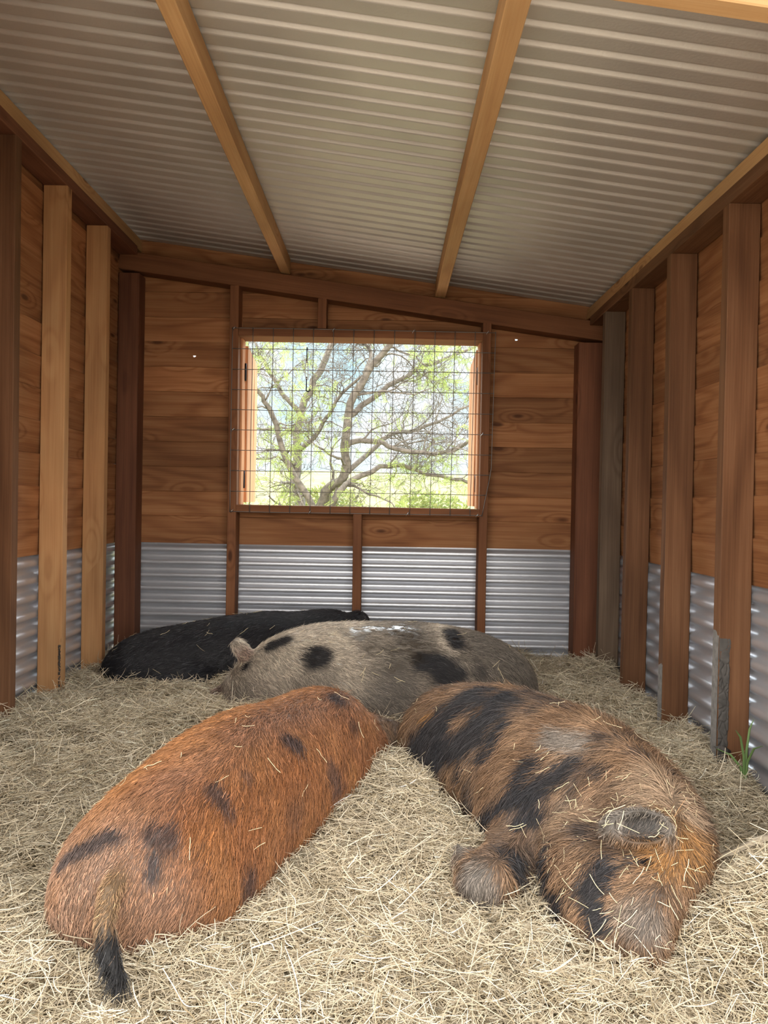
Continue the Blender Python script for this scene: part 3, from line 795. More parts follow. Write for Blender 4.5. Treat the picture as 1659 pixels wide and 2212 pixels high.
def seg_dist(P, pts):
    pts = np.asarray(pts, float)
    if len(pts) == 1: return np.linalg.norm(P-pts[0], axis=-1)
    d = None
    for a, b in zip(pts, pts[1:]):
        ba = b-a; t = np.clip(((P-a)@ba)/(ba@ba), 0, 1)
        e = np.linalg.norm(P-a-t[..., None]*ba, axis=-1); d = e if d is None else np.minimum(d, e)
    return d
def stroke_mask(P, strokes, seed, rag=.35, soft=.25, stretch=None):
    """0..1 mask of the coat patches; their edges are ragged by noise."""
    m = np.zeros(len(P))
    nz = fbm(P*38, seed, 2)-.5; nz2 = fbm(P*110, seed+9, 2)-.5
    for pts, r, v in strokes:
        d = seg_dist(P, pts)/r+nz*rag*2+nz2*rag*1.2
        m = np.maximum(m, v*np.clip((1+soft-d)/(2*soft), 0, 1))
    return m
def wet_mask(P, wet):
    big = stroke_mask(P, [(a, r*2.1, v) for a, r, v in wet], 61, .6, .5)
    return big*np.clip((fbm(np.stack([P[:, 0]*60, P[:, 1]*130, P[:, 2]*130], -1), 66, 2)-.37)*9, 0, 1)
def lerp(a, b, t): return a+(np.asarray(b, float)-a)*np.asarray(t)[..., None]

RUSSET_DARK = [([(-0.633, 1.535, 0.272), (-0.586, 1.521, 0.302), (-0.531, 1.522, 0.326)], 0.022, 0.9), ([(-0.450, 1.530, 0.324), (-0.424, 1.539, 0.321)], 0.027, 0.8),
    ([(-0.445, 1.500, 0.292), (-0.443, 1.482, 0.264)], 0.015, 0.9), ([(-0.360, 1.668, 0.368), (-0.336, 1.656, 0.343)], 0.022, 0.8), ([(-0.307, 1.740, 0.380)], 0.016, 0.5),
    ([(-0.238, 1.898, 0.412), (-0.215, 1.906, 0.398)], 0.024, 0.9), ([(-0.129, 2.181, 0.436)], 0.027, 0.9), ([(-0.080, 2.137, 0.381)], 0.022, 0.6),
    ([(-0.132, 1.974, 0.318), (-0.108, 2.004, 0.260)], 0.028, 0.6), ([(-0.275, 1.634, 0.212), (-0.274, 1.630, 0.184)], 0.024, 0.7), ([(-0.201, 1.802, 0.277)], 0.035, 0.3)]
BRIND_DARK = [([(0.292, 2.156, 0.465), (0.162, 2.158, 0.380), (0.101, 2.220, 0.293)], 0.057, 1), ([(0.358, 2.083, 0.469), (0.251, 2.027, 0.394), (0.148, 2.116, 0.307)], 0.050, 1),
    ([(0.108, 2.199, 0.246), (0.120, 2.180, 0.219)], 0.028, 1), ([(0.214, 2.008, 0.301)], 0.023, 1), ([(0.306, 1.944, 0.384), (0.258, 1.974, 0.349)], 0.015, 1),
    ([(0.383, 1.838, 0.381), (0.321, 1.825, 0.307), (0.251, 1.898, 0.221)], 0.019, 1), ([(0.471, 1.799, 0.401), (0.421, 1.790, 0.365), (0.349, 1.801, 0.317)], 0.025, 1),
    ([(0.517, 1.759, 0.394)], 0.021, 0.8), ([(0.336, 1.776, 0.273), (0.370, 1.765, 0.295)], 0.024, 1), ([(0.238, 1.937, 0.216), (0.251, 1.910, 0.182)], 0.018, 1),
    ([(0.291, 1.692, 0.217), (0.302, 1.682, 0.199)], 0.027, 1), ([(0.375, 1.666, 0.260), (0.361, 1.624, 0.210), (0.367, 1.579, 0.186)], 0.032, 1), ([(0.455, 1.617, 0.302)], 0.022, 0.8),
    ([(0.472, 1.558, 0.268), (0.427, 1.527, 0.227), (0.436, 1.487, 0.190)], 0.026, 1), ([(0.334, 1.984, 0.431), (0.293, 1.983, 0.400)], 0.018, 1),
    ([(0.485, 2.031, 0.472), (0.413, 1.979, 0.463)], 0.018, 0.8), ([(0.541, 1.845, 0.441)], 0.017, 0.8), ([(0.612, 1.780, 0.415)], 0.017, 0.7), ([(0.530, 1.556, 0.272), (.560, 1.552, .268)], 0.015, 1),
    ([(0.415, 2.116, 0.474), (0.506, 1.968, 0.471)], 0.019, 0.6)]
BRIND_GREY = [([(0.440, 1.861, 0.431), (0.491, 1.839, 0.433)], 0.031, 1), ([(0.211, 1.647, 0.185), (0.231, 1.640, 0.144)], 0.038, 1), ([(0.20, 1.74, .175), (.19, 1.76, .21)], .03, 1),
    ([(0.475, 1.565, 0.35), (0.535, 1.56, 0.375), (0.59, 1.56, 0.345)], 0.030, 1), ([(0.505, 1.464, 0.210)], 0.042, 0.8)]
BRIND_BUFF = [([(0.611, 1.684, 0.381), (0.618, 1.647, 0.365)], 0.057, 1), ([(0.443, 1.703, 0.309)], 0.046, 0.7)]
BRIND_RED = [([(0.616, 1.561, 0.313), (0.583, 1.547, 0.300)], 0.049, 1), ([(0.296, 2.090, 0.453), (0.140, 2.232, 0.385)], 0.016, 1)]
SPOT_DARK = [([(-0.392, 2.929, 0.461), (-0.445, 2.935, 0.441)], 0.029, 1), ([(-0.258, 2.831, 0.419)], 0.056, 1), ([(0.244, 2.946, 0.502), (0.263, 2.892, 0.473)], 0.036, 1),
    ([(0.198, 2.801, 0.399), (0.239, 2.792, 0.373)], 0.066, 1), ([(0.147, 2.803, 0.413)], 0.049, 1), ([(0.348, 2.825, 0.380)], 0.032, 0.6), ([(-0.529, 2.893, 0.369)], 0.022, 1)]
SPOT_MUD = [([(0.408, 2.914, 0.450), (0.492, 2.877, 0.371), (0.527, 2.871, 0.303)], 0.109, 1), ([(0.053, 2.809, 0.429), (0.122, 2.848, 0.457)], 0.078, 0.7),
    ([(0.037, 2.723, 0.314), (-0.011, 2.709, 0.250)], 0.102, 0.8), ([(-0.529, 2.831, 0.275)], 0.054, 0.6), ([(-.63, 2.93, .22)], .06, .9), ([(-0.215, 2.763, 0.349), (-0.319, 2.790, 0.324)], 0.052, 0.5), ([(-0.069, 2.863, 0.468)], 0.053, 0.5)]
SPOT_WET = [([(-0.115, 2.920, 0.500), (-0.053, 2.931, 0.506)], 0.020, 1), ([(0.036, 2.951, 0.515), (0.089, 2.913, 0.501)], 0.022, 1), ([(0.053, 2.809, 0.429), (0.131, 2.849, 0.457)], 0.028, 1),
    ([(0.028, 2.771, 0.394)], 0.014, 1), ([(0.274, 2.901, 0.477)], 0.014, 1), ([(-0.050, 2.834, 0.448)], 0.014, 1)]

def coat_russet(P):
    n = len(P)
    c = np.tile(vec(.235, .095, .037), (n, 1))
    s = (P-vec(-.52, 1.55, .2))@unit((.39, .64, .1))                    # along the back from the rump
    side = (P-vec(-.52, 1.55, .2))@unit((.64, -.39, 0))                 # to its right
    spine = np.exp(-((side-.01)/.06)**2)*np.clip((P[:, 2]-.25)/.1, 0, 1)
    c = lerp(c, (.37, .17, .066), .75*np.clip(-side/.1, 0, 1))  # window light on the left flank, put into the coat
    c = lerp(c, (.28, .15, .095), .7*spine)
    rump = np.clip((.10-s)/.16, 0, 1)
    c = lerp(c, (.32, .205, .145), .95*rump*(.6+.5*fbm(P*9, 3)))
    c = lerp(c, (.17, .085, .045), np.clip((side-.10)/.1, 0, 1)*np.clip((.24-P[:, 2])/.14, 0, 1)*.7)  # shade low on the right flank, put into the coat
    c = lerp(c, (.17, .125, .095), .9*np.clip((P[:, 1]-2.36)/.02, 0, 1)*np.clip((P[:, 0]+.045)/.03, 0, 1))
    c = lerp(c, (.42, .20, .07), .35*np.clip(fbm(P*14, 21)*2-.8, 0, 1))
    c = lerp(c, (.03, .03, .037), .94*stroke_mask(P, RUSSET_DARK, 5, .30, .35))
    tl = seg_dist(P, RUSSET_TAIL)
    ont = np.clip((.026-tl)/.006, 0, 1)*np.clip((1.50-P[:, 1])/.02, 0, 1)
    c = lerp(c, (.27, .17, .09), ont)
    c = lerp(c, (.02, .02, .022), ont*np.clip((.225-P[:, 2])/.02, 0, 1))
    return c
def coat_brindled(P):
    n = len(P)
    c = np.tile(vec(.18, .106, .061), (n, 1))
    ax = unit((.35, .25, .9))
    streak = fbm(np.stack([P@unit((.42, -.62, 0))*26, (P@unit((.6, .4, .65)))*7, P[:, 2]*6], -1), 31, 3)
    c = lerp(c, (.32, .205, .125), np.clip(streak*2.4-.9, 0, 1)*.8)
    c = lerp(c, (.05, .045, .045), np.clip(fbm(np.stack([P@unit((.42, -.62, 0))*20, (P@unit((.6, .4, .65)))*5, P[:, 2]*4], -1), 77, 3)*4-2.15, 0, 1)*.9)
    c = lerp(c, (.38, .27, .18), .8*stroke_mask(P, BRIND_BUFF, 2, .3, .5))
    c = lerp(c, (.30, .15, .05), .9*stroke_mask(P, BRIND_RED, 3, .3, .4))
    c = lerp(c, (.02, .021, .026), .96*stroke_mask(P, BRIND_DARK, 6, .42, .25))
    c = lerp(c, (.215, .193, .17), .85*stroke_mask(P, BRIND_GREY, 8, .3, .4))
    c = lerp(c, (.05, .045, .042), .9*np.clip((.034-np.linalg.norm((P-vec(.538, 1.556, .345))*vec(.65, 1, 1.1), axis=1))/.008, 0, 1))  # hollow of the ear darkened: its shade is put into the coat
    return c
def coat_spotted(P):
    n = len(P)
    c = np.tile(vec(.58, .50, .40), (n, 1))
    c = lerp(c, (.36, .30, .245), np.clip(fbm(P*11, 41)*2.2-.75, 0, 1)*.6)
    cream = np.exp(-((P[:, 0]-.21-.35*(.5-P[:, 2]))/.045)**2)
    c = lerp(c, (.15, .125, .10), np.clip((P[:, 0]+.14)/.18, 0, 1)*(.6+.6*fbm(P*16, 45))*(1-.8*cream))
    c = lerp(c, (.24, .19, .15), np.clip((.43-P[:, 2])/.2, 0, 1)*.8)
    c = lerp(c, (.15, .13, .11), .85*stroke_mask(P, SPOT_MUD, 12, .5, .5))
    c = lerp(c, (.018, .018, .022), .97*stroke_mask(P, SPOT_DARK, 14, .22, .22))
    earin = np.clip((.045-np.linalg.norm(P-vec(-.548, 2.945, .405), axis=1))/.012, 0, 1)
    c = lerp(c, (.36, .23, .18), .7*earin)
    c = lerp(c, (.26, .18, .15), np.clip((-.585-P[:, 0])/.03, 0, 1)*np.clip((.29-P[:, 2])/.03, 0, 1))
    return c
def coat_black(P):
    n = len(P)
    c = np.tile(vec(.014, .014, .018), (n, 1))
    c = lerp(c, (.05, .043, .038), np.clip(fbm(P*24, 51)*3-2.0, 0, 1)*.6)
    return c

SKIN, sk_t, sk_b = new_mat('pig_skin')
sa = N(sk_t, 'ShaderNodeAttribute'); sa.attribute_name = 'skin'; sk_t.links.new(sa.outputs['Color'], sk_b.inputs['Base Color'])
sw = N(sk_t, 'ShaderNodeAttribute'); sw.attribute_name = 'wet'
smr = N(sk_t, 'ShaderNodeMapRange'); smr.inputs['To Min'].default_value = .62; smr.inputs['To Max'].default_value = .22
sk_t.links.new(sw.outputs['Fac'], smr.inputs['Value']); sk_t.links.new(smr.outputs[0], sk_b.inputs['Roughness'])
sk_t.links.new(sw.outputs['Fac'], sk_b.inputs['Coat Weight']); sk_b.inputs['Coat Roughness'].default_value = .25; sk_b.inputs['Coat IOR'].default_value = 1.6
stc = N(sk_t, 'ShaderNodeTexCoord'); sn = N(sk_t, 'ShaderNodeTexNoise'); sn.inputs['Scale'].default_value = 140; sn.inputs['Detail'].default_value = 4
sk_t.links.new(stc.outputs['Object'], sn.inputs['Vector'])
sb = N(sk_t, 'ShaderNodeBump'); sb.inputs['Strength'].default_value = .5; sb.inputs['Distance'].default_value = .004
sk_t.links.new(sn.outputs['Fac'], sb.inputs['Height']); sk_t.links.new(sb.outputs[0], sk_b.inputs['Normal'])

def make_pig(label, prims, coat, lo, hi, n_fur, length, back_dir, mat, h=.0075, wet=None, tuft=.35, lift=.22, radius=.00055, bare=None, droop=.8, long_fn=None, skin_gain=.40):
    f = build_sdf(prims)
    V, Q = surface_net(f, vec(*lo), vec(*hi), h)
    ctr = np.array([V[:, 0].mean(), V[:, 1].mean(), 0.0]); ctr[2] = V[:, 2].min()
    me = quad_mesh('pig', V-ctr, Q, SKIN)
    skin = coat(V)*skin_gain
    a = me.attributes.new('skin', 'FLOAT_COLOR', 'POINT'); c4 = np.ones((len(V), 4), np.float32); c4[:, :3] = skin; a.data.foreach_set('color', c4.ravel())
    wv = wet_mask(V, wet) if wet else np.zeros(len(V))
    b = me.attributes.new('wet', 'FLOAT', 'POINT'); b.data.foreach_set('value', wv.astype(np.float32))
    o = put('pig', me, None, tuple(ctr)); tag(o, label, 'pig', 'pigs asleep in the hay')
    # fur
    A = V[Q[:, 0]]; B = V[Q[:, 1]]; Cc = V[Q[:, 2]]; Dd = V[Q[:, 3]]
    area = np.linalg.norm(np.cross(Cc-A, Dd-B), axis=1); cent = (A+B+Cc+Dd)/4
    w = area*(cent[:, 2] > hay_height(cent[:, 0], cent[:, 1])-.03)
    pick = rng.choice(len(Q), n_fur, p=w/w.sum())
    u, v = rng.random(n_fur)[:, None], rng.random(n_fur)[:, None]
    P = A[pick]*(1-u)*(1-v)+B[pick]*u*(1-v)+Cc[pick]*u*v+Dd[pick]*(1-u)*v
    nrm = sdf_normal(f, P)
    g = vec(*back_dir)
    down = vec(0, 0, -1)
    fl = (g*.75+down*droop)
    t = fl-(nrm@fl)[:, None]*nrm if fl.ndim == 1 else fl
    tn = np.linalg.norm(t, axis=1, keepdims=True)
    side = np.cross(nrm, t/np.maximum(tn, 1e-6))
    sw_ = (fbm(P*7, 91, 2)-.5)*2*tuft*2.2+(fbm(P*45, 92, 2)-.5)*2*tuft*1.3+rng.normal(0, .16, n_fur)
    d = t/np.maximum(tn, .15)+side*sw_[:, None]+nrm*(lift*(.5+rng.random(n_fur)))[:, None]
    d /= np.linalg.norm(d, axis=1, keepdims=True)
    L = length*rng.uniform(.55, 1.2, n_fur)
    if long_fn is not None: L = L*long_fn(P)
    keep = np.ones(n_fur, bool)
    if wet: keep &= rng.random(n_fur) > wet_mask(P, wet)*1.3
    if bare is not None: keep &= rng.random(n_fur) > bare(P)
    P, d, L, nrm = P[keep], d[keep], L[keep], nrm[keep]; m = len(P)
    pts = np.empty((m, 5, 3)); pts[:, 0] = P-nrm*.001
    cur = d.copy(); step = (L/4)[:, None]
    curl = rng.normal(0, .10, (m, 3))
    for k in range(1, 5):
        pts[:, k] = pts[:, k-1]+cur*step
        cur = cur+curl+vec(0, 0, -.10)-nrm*.05*k
        cur /= np.linalg.norm(cur, axis=1, keepdims=True)
        dist = f(pts[:, k]); n2 = nrm
        pts[:, k] += n2*np.clip(.0015-dist, 0, .02)[:, None]
    rad = radius*np.array([1, 1, .85, .6, .25])[None]*rng.uniform(.7, 1.25, m)[:, None]
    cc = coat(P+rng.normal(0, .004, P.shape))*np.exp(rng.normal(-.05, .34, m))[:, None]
    pale = rng.random(m) < .05
    cc[pale] = cc[pale]*1.5+(.03 if coat is not coat_black else .09)
    curves_of('fur', pts-ctr, rad, np.clip(cc, 0, .95), mat, o)
    return o, f

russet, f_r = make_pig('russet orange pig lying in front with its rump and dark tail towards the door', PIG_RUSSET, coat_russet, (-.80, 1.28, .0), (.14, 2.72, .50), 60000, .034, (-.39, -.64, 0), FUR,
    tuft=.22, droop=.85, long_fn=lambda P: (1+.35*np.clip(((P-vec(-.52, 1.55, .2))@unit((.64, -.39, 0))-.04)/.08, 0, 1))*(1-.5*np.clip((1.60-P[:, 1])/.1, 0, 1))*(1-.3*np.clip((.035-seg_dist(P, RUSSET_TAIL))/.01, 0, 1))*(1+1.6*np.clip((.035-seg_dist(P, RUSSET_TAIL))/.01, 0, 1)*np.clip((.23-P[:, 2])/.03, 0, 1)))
brindled, f_t = make_pig('long-haired black and tan brindled pig lying on its side at right, face in the hay', PIG_BRINDLED, coat_brindled, (.0, 1.36, .0), (.80, 2.60, .50), 65000, .056, (-.30, .52, -.1), FUR,
    tuft=.45, droop=.75, lift=.20, long_fn=lambda P: (1-.55*np.clip((.09-np.linalg.norm((P-vec(.53, 1.555, .35))*vec(1, 1, 1.4), axis=1))/.02, 0, 1))*(1-.62*np.clip((.30-P[:, 0])/.04, 0, 1)*np.clip((1.82-P[:, 1])/.04, 0, 1))*(1-.5*np.clip((1.60-P[:, 1])/.08, 0, 1)), bare=lambda P: .7*np.clip((.045-seg_dist(P, [(0.205, 1.70, 0.18), (.20, 1.75, .19)]))/.02, 0, 1))
spotted, f_s = make_pig('cream pig with black spots and muddy flank lying behind the russet pig, one ear up', PIG_SPOTTED, coat_spotted, (-.72, 2.62, .0), (.66, 3.28, .58), 60000, .034, (1, 0, 0), FUR,
    wet=SPOT_WET, tuft=.35, droop=.55, radius=.0005)
black, f_b = make_pig('black pig lying along the corrugated back wall behind the spotted pig', PIG_BLACK, coat_black, (-1.30, 3.02, .0), (.28, 3.80, .54), 45000, .034, (-1, -.2, 0), BLACKFUR,
    tuft=.3, droop=.5, radius=.0005, skin_gain=1.0)
PIGS = [f_r, f_t, f_s, f_b]
def pig_dist(P):
    d = np.full(len(P), 9.0)
    for f, (cx_, cy_, r) in zip(PIGS, ((-.33, 2.0, .85), (.4, 1.95, .75), (-.03, 2.95, .8), (-.5, 3.4, .95))):
        near = (P[:, 0]-cx_)**2+(P[:, 1]-cy_)**2 < r*r
        if near.any(): d[near] = np.minimum(d[near], f(P[near]))
    return d
# ================================================================ hay
def hay_lumps(x, y):
    o = np.zeros_like(x); return .026*(fbm(np.stack([x*16, y*16, o], -1), 71, 3)-.5)*2+.040*(fbm(np.stack([x*6.5, y*6.5, o], -1), 73, 2)-.5)
hm, ht_, hb = new_mat('hay_bed')
htc = N(ht_, 'ShaderNodeTexCoord'); hmp = N(ht_, 'ShaderNodeMapping'); hmp.inputs['Scale'].default_value = (60, 60, 60); ht_.links.new(htc.outputs['Object'], hmp.inputs[0])
hn = N(ht_, 'ShaderNodeTexNoise'); hn.inputs['Scale'].default_value = 1.5; hn.inputs['Detail'].default_value = 6; hn.inputs['Distortion'].default_value = 2.0; ht_.links.new(hmp.outputs[0], hn.inputs['Vector'])
hr = N(ht_, 'ShaderNodeValToRGB'); he = hr.color_ramp.elements; he[0].position = .3; he[0].color = (.06, .045, .026, 1); he[1].position = .75; he[1].color = (.30, .235, .14, 1)  # dark bed colour: shade in the gaps between straws is painted in
ht_.links.new(hn.outputs['Fac'], hr.inputs[0]); ht_.links.new(hr.outputs[0], hb.inputs['Base Color']); hb.inputs['Roughness'].default_value = .95
hbu = N(ht_, 'ShaderNodeBump'); hbu.inputs['Strength'].default_value = .8; hbu.inputs['Distance'].default_value = .01; ht_.links.new(hn.outputs['Fac'], hbu.inputs['Height']); ht_.links.new(hbu.outputs[0], hb.inputs['Normal'])
def hay_grid():
    gx = np.linspace(X_L+.008, X_R-.008, 170); gy = np.linspace(.96, Y_BACK-.008, 200)
    X, Y = np.meshgrid(gx, gy)
    Z = hay_height(X, Y)-.012+hay_lumps(X, Y)*np.clip(hay_height(X, Y)/.05, 0, 1)
    Z = np.maximum(Z, -.004)
    n = len(gx)
    Q = [(j*n+i, j*n+i+1, (j+1)*n+i+1, (j+1)*n+i) for j in range(len(gy)-1) for i in range(n-1)]
    return np.stack([X, Y, Z], -1).reshape(-1, 3), Q
HV, HQ = hay_grid()
hay = tag(put('hay_bedding', quad_mesh('hay_bedding', HV, HQ, hm)), 'deep pale hay bedding covering the pen floor under the pigs', 'hay', kind='stuff')

def straw(n, x0, x1, y0, y1, zlo, zhi, lmin, lmax, r, seed, tilt=.22, dens=None):
    g = np.random.default_rng(seed)
    x = g.uniform(x0, x1, n); y = y0+(y1-y0)*g.random(n)
    if dens is not None:
        k = g.random(n) < dens(x, y); x, y = x[k], y[k]; n = len(x)
    z = hay_height(x, y)+hay_lumps(x, y)+zlo+(zhi-zlo)*g.random(n)**1.3
    P = np.stack([x, y, z], -1)
    k = pig_dist(P) > -.012; P = P[k]; n = len(P)
    # locks of hay share a direction
    az = fbm(P*9, seed, 2)*14+g.normal(0, .95, n); el = g.normal(.06, tilt, n)
    d = np.stack([np.cos(az)*np.cos(el), np.sin(az)*np.cos(el), np.sin(el)], -1)
    L = g.uniform(lmin, lmax, n)*g.choice([.6, 1, 1, 1.35], n)
    pts = np.empty((n, 5, 3)); cur = d; pts[:, 0] = P-d*L[:, None]*.5
    cv = g.normal(0, .16, (n, 3)); cv[:, 2] *= .6
    kink = g.integers(1, 5, n); kv = g.normal(0, .8, (n, 3))*(g.random(n) < .25)[:, None]
    for j in range(1, 5):
        pts[:, j] = pts[:, j-1]+cur*(L/4)[:, None]
        cur = cur+cv+kv*(kink == j)[:, None]; cur /= np.linalg.norm(cur, axis=1, keepdims=True)
    fl = pts.reshape(-1, 3)
    fl[:, 0] = np.clip(fl[:, 0], X_L+.02, X_R-.02); fl[:, 1] = np.minimum(fl[:, 1], Y_BACK-.02)
    inside = pig_dist(fl).reshape(n, 5).min(1) < -.02
    out_ = ((fl[:, 1] < Y_FRONT-.005) & (np.abs(fl[:, 0]+.01) > .865)).reshape(n, 5).any(1)
    pts = fl.reshape(n, 5, 3)[~inside & ~out_]; n = len(pts)
    rad = r*g.uniform(.55, 1.35, n)[:, None]*np.array([.8, 1, 1, .9, .6])[None]
    pal = np.array([(.64, .555, .415), (.54, .46, .33), (.74, .665, .53), (.45, .38, .275), (.37, .305, .20), (.51, .455, .34), (.25, .195, .12)])
    c = pal[g.choice(len(pal), n, p=[.24, .2, .18, .13, .09, .11, .05])]*np.exp(g.normal(-.03, .22, n))[:, None]
    return pts, rad, c
def bundle(parts, name, parent):
    p = np.concatenate([a[0] for a in parts]); r = np.concatenate([a[1] for a in parts]); c = np.concatenate([a[2] for a in parts])
    return curves_of(name, p, r, np.clip(c, 0, .95), STRAW, parent)
sets = [straw(165000, X_L+.03, X_R-.03, 1.10, 2.2, -.014, .022, .018, .060, .00062, 11),
        straw(120000, X_L+.03, X_R-.03, 2.1, 3.92, -.012, .024, .025, .075, .00080, 12),
        straw(9000, X_L+.03, X_R-.03, 1.15, 3.9, .004, .045, .05, .12, .0008, 13, .5)]
loose = bundle(sets, 'loose_straw', hay); tag(loose, kind='stuff')

# scraps of straw caught on the pigs' coats
def scraps(f, lo, hi, n, seed):
    g = np.random.default_rng(seed); out = []
    P = g.uniform(lo, hi, (n*30, 3))
    d = f(P); nn = sdf_normal(f, P); P = P-nn*(d-.006)[:, None]
    k = (np.abs(d) < .05) & (nn[:, 2] > .25) & (P[:, 2] > hay_height(P[:, 0], P[:, 1])+.01); P, nn = P[k][:n], nn[k][:n]
    n = len(P); t = np.cross(nn, g.normal(0, 1, (n, 3))); t /= np.linalg.norm(t, axis=1, keepdims=True)
    L = g.uniform(.015, .05, n); pts = np.empty((n, 5, 3))
    b = np.cross(nn, t); bow = g.normal(0, .12, n)*16
    for j, s in enumerate(np.linspace(-.5, .5, 5)):
        q = P+t*(L*s)[:, None]+b*(L*L*bow*(s*s))[:, None]; q = q-nn*(f(q)-.006-.012*g.random(n)*abs(s))[:, None]; pts[:, j] = q
    rad = np.full((n, 5), .00058)*g.uniform(.7, 1.2, n)[:, None]
    return pts, rad, np.tile(vec(.74, .64, .42), (n, 1))*g.uniform(.8, 1.15, n)[:, None]
sc = [scraps(f_r, (-.75, 1.4, .15), (.05, 2.4, .5), 45, 1), scraps(f_t, (.1, 1.4, .1), (.8, 2.4, .5), 40, 2), scraps(f_t, (.3, 1.42, .1), (.7, 1.75, .4), 130, 5),
      scraps(f_s, (-.7, 2.7, .2), (.6, 3.2, .55), 30, 3), scraps(f_b, (-1.25, 3.1, .2), (.0, 3.7, .5), 60, 4)]
tag(bundle(sc, 'straw_scraps', None), 'scraps of pale straw caught on the coats of the pigs', 'straw', kind='stuff')

# ---------------------------------------------------------------- small things in the hay at the right
def ribbon(name, path, widths, mat, th=.0012, up=(0, 0, 1), fold=.25):
    P = np.asarray(path, float); n = len(P); T_ = np.gradient(P, axis=0); T_ /= np.linalg.norm(T_, axis=1, keepdims=True)
    S = np.cross(T_, np.asarray(up, float)); S /= np.linalg.norm(S, axis=1, keepdims=True); U = np.cross(S, T_)
    prof = [(-1, fold), (-.5, 0), (0, -fold*.5), (.5, 0), (1, fold)]
    V = []
    for s in (0, 1):
        for i in range(n):
            for a, b in prof: V.append(P[i]+S[i]*a*widths[i]+U[i]*(b*widths[i]+th*s))
    F = []; m = 5
    for i in range(n-1):
        for k in range(m-1):
            a = i*m+k; F.append((a, a+m, a+m+1, a+1)); c = n*m+a; F.append((c, c+1, c+m+1, c+m))
        for k in (0, m-1):
            a = i*m+k; c = n*m+a; F.append((a, c, c+m, a+m) if k == 0 else (a, a+m, c+m, c))
    return mesh_of(name, V, F, mat, True)
HUSK = flat_mat('dry_husk', (.52, .44, .33), .8, 0, .3, 40, .2)
hz = lambda x, y, d=0: (x, y, float(hay_height(np.array(x), np.array(y)))+d)
husk_path = [(q[0], q[1], q[2]+.03) for q in (hz(.735, 1.68, .02), hz(.755, 1.672, .024), hz(.78, 1.66, .034), hz(.815, 1.645, .05), hz(.85, 1.63, .06), hz(.885, 1.615, .066))]
tag(put('dry_husk', ribbon('dry_husk', husk_path, [.008, .013, .017, .019, .014, .003], HUSK)), 'long pale dry husk lying on the hay beside the brindled pig\'s head', 'husk')
LEAFG = flat_mat('grass_blade', (.13, .22, .07), .6)
wd = bpy.data.objects.new('grass_tuft', None); col.objects.link(wd); wd.location = hz(1.03, 2.16)
tag(wd, 'few green grass blades growing by the right corrugated sheet', 'grass')
for dx, dy, dz in ((-.03, -.02, .16), (.01, -.05, .13), (-.05, .02, .09), (.02, .01, .18)):
    pth = [(0, 0, -.02), (dx*.2, dy*.2, dz*.5), (dx*.7, dy*.7, dz*.85), (dx*1.4, dy*1.4, dz)]
    put('blade', ribbon('blade', pth, [.003, .0035, .003, .0006], LEAFG, .0006, (.3, 1, .2)), wd)
cl = Bag()
th = np.linspace(0, 2*math.pi, 13)[:-1]
V = [(0, 0, .012)]+[(.026*math.cos(t)*(1+.2*math.sin(3*t)), .011*math.sin(t), .004*math.sin(2*t)) for t in th]+[(0, 0, -.008)]
F = [(0, 1+i, 1+(i+1) % 12) for i in range(12)]+[(13, 1+(i+1) % 12, 1+i) for i in range(12)]
cl.add(V, F)
clod = put('mud_clod', cl.mesh('mud_clod', MUD, True)); clod.location = (1.012, 2.262, .285); clod.rotation_euler = (0, .35, 0)
tag(clod, 'small grey flake of mud stuck near the foot of the nearest right stud', 'mud')
# ================================================================ the tree and bushes beyond the window
def leaf_mat(name, c1, c2):
    m, t, b = new_mat(name)
    at = N(t, 'ShaderNodeObjectInfo'); g = N(t, 'ShaderNodeNewGeometry')
    rp = N(t, 'ShaderNodeValToRGB'); rp.color_ramp.elements[0].color = (*c1, 1); rp.color_ramp.elements[1].color = (*c2, 1)
    t.links.new(g.outputs['Random Per Island'], rp.inputs[0]); t.links.new(rp.outputs[0], b.inputs['Base Color'])
    tr = N(t, 'ShaderNodeBsdfTranslucent'); t.links.new(rp.outputs[0], tr.inputs['Color'])
    mx = N(t, 'ShaderNodeMixShader'); mx.inputs[0].default_value = .5
    t.links.new(b.outputs[0], mx.inputs[1]); t.links.new(tr.outputs[0], mx.inputs[2]); t.links.new(mx.outputs[0], t.nodes['Material Output'].inputs['Surface'])
    b.inputs['Roughness'].default_value = .6
    return m
BARK = flat_mat('grey_bark', (.17, .15, .13), .9, 0, .8, 25, .45)
LEAF = leaf_mat('tree_leaf', (.27, .36, .08), (.46, .54, .16))
LEAF2 = leaf_mat('bush_leaf', (.15, .20, .055), (.30, .30, .10))
tg = np.random.default_rng(23)
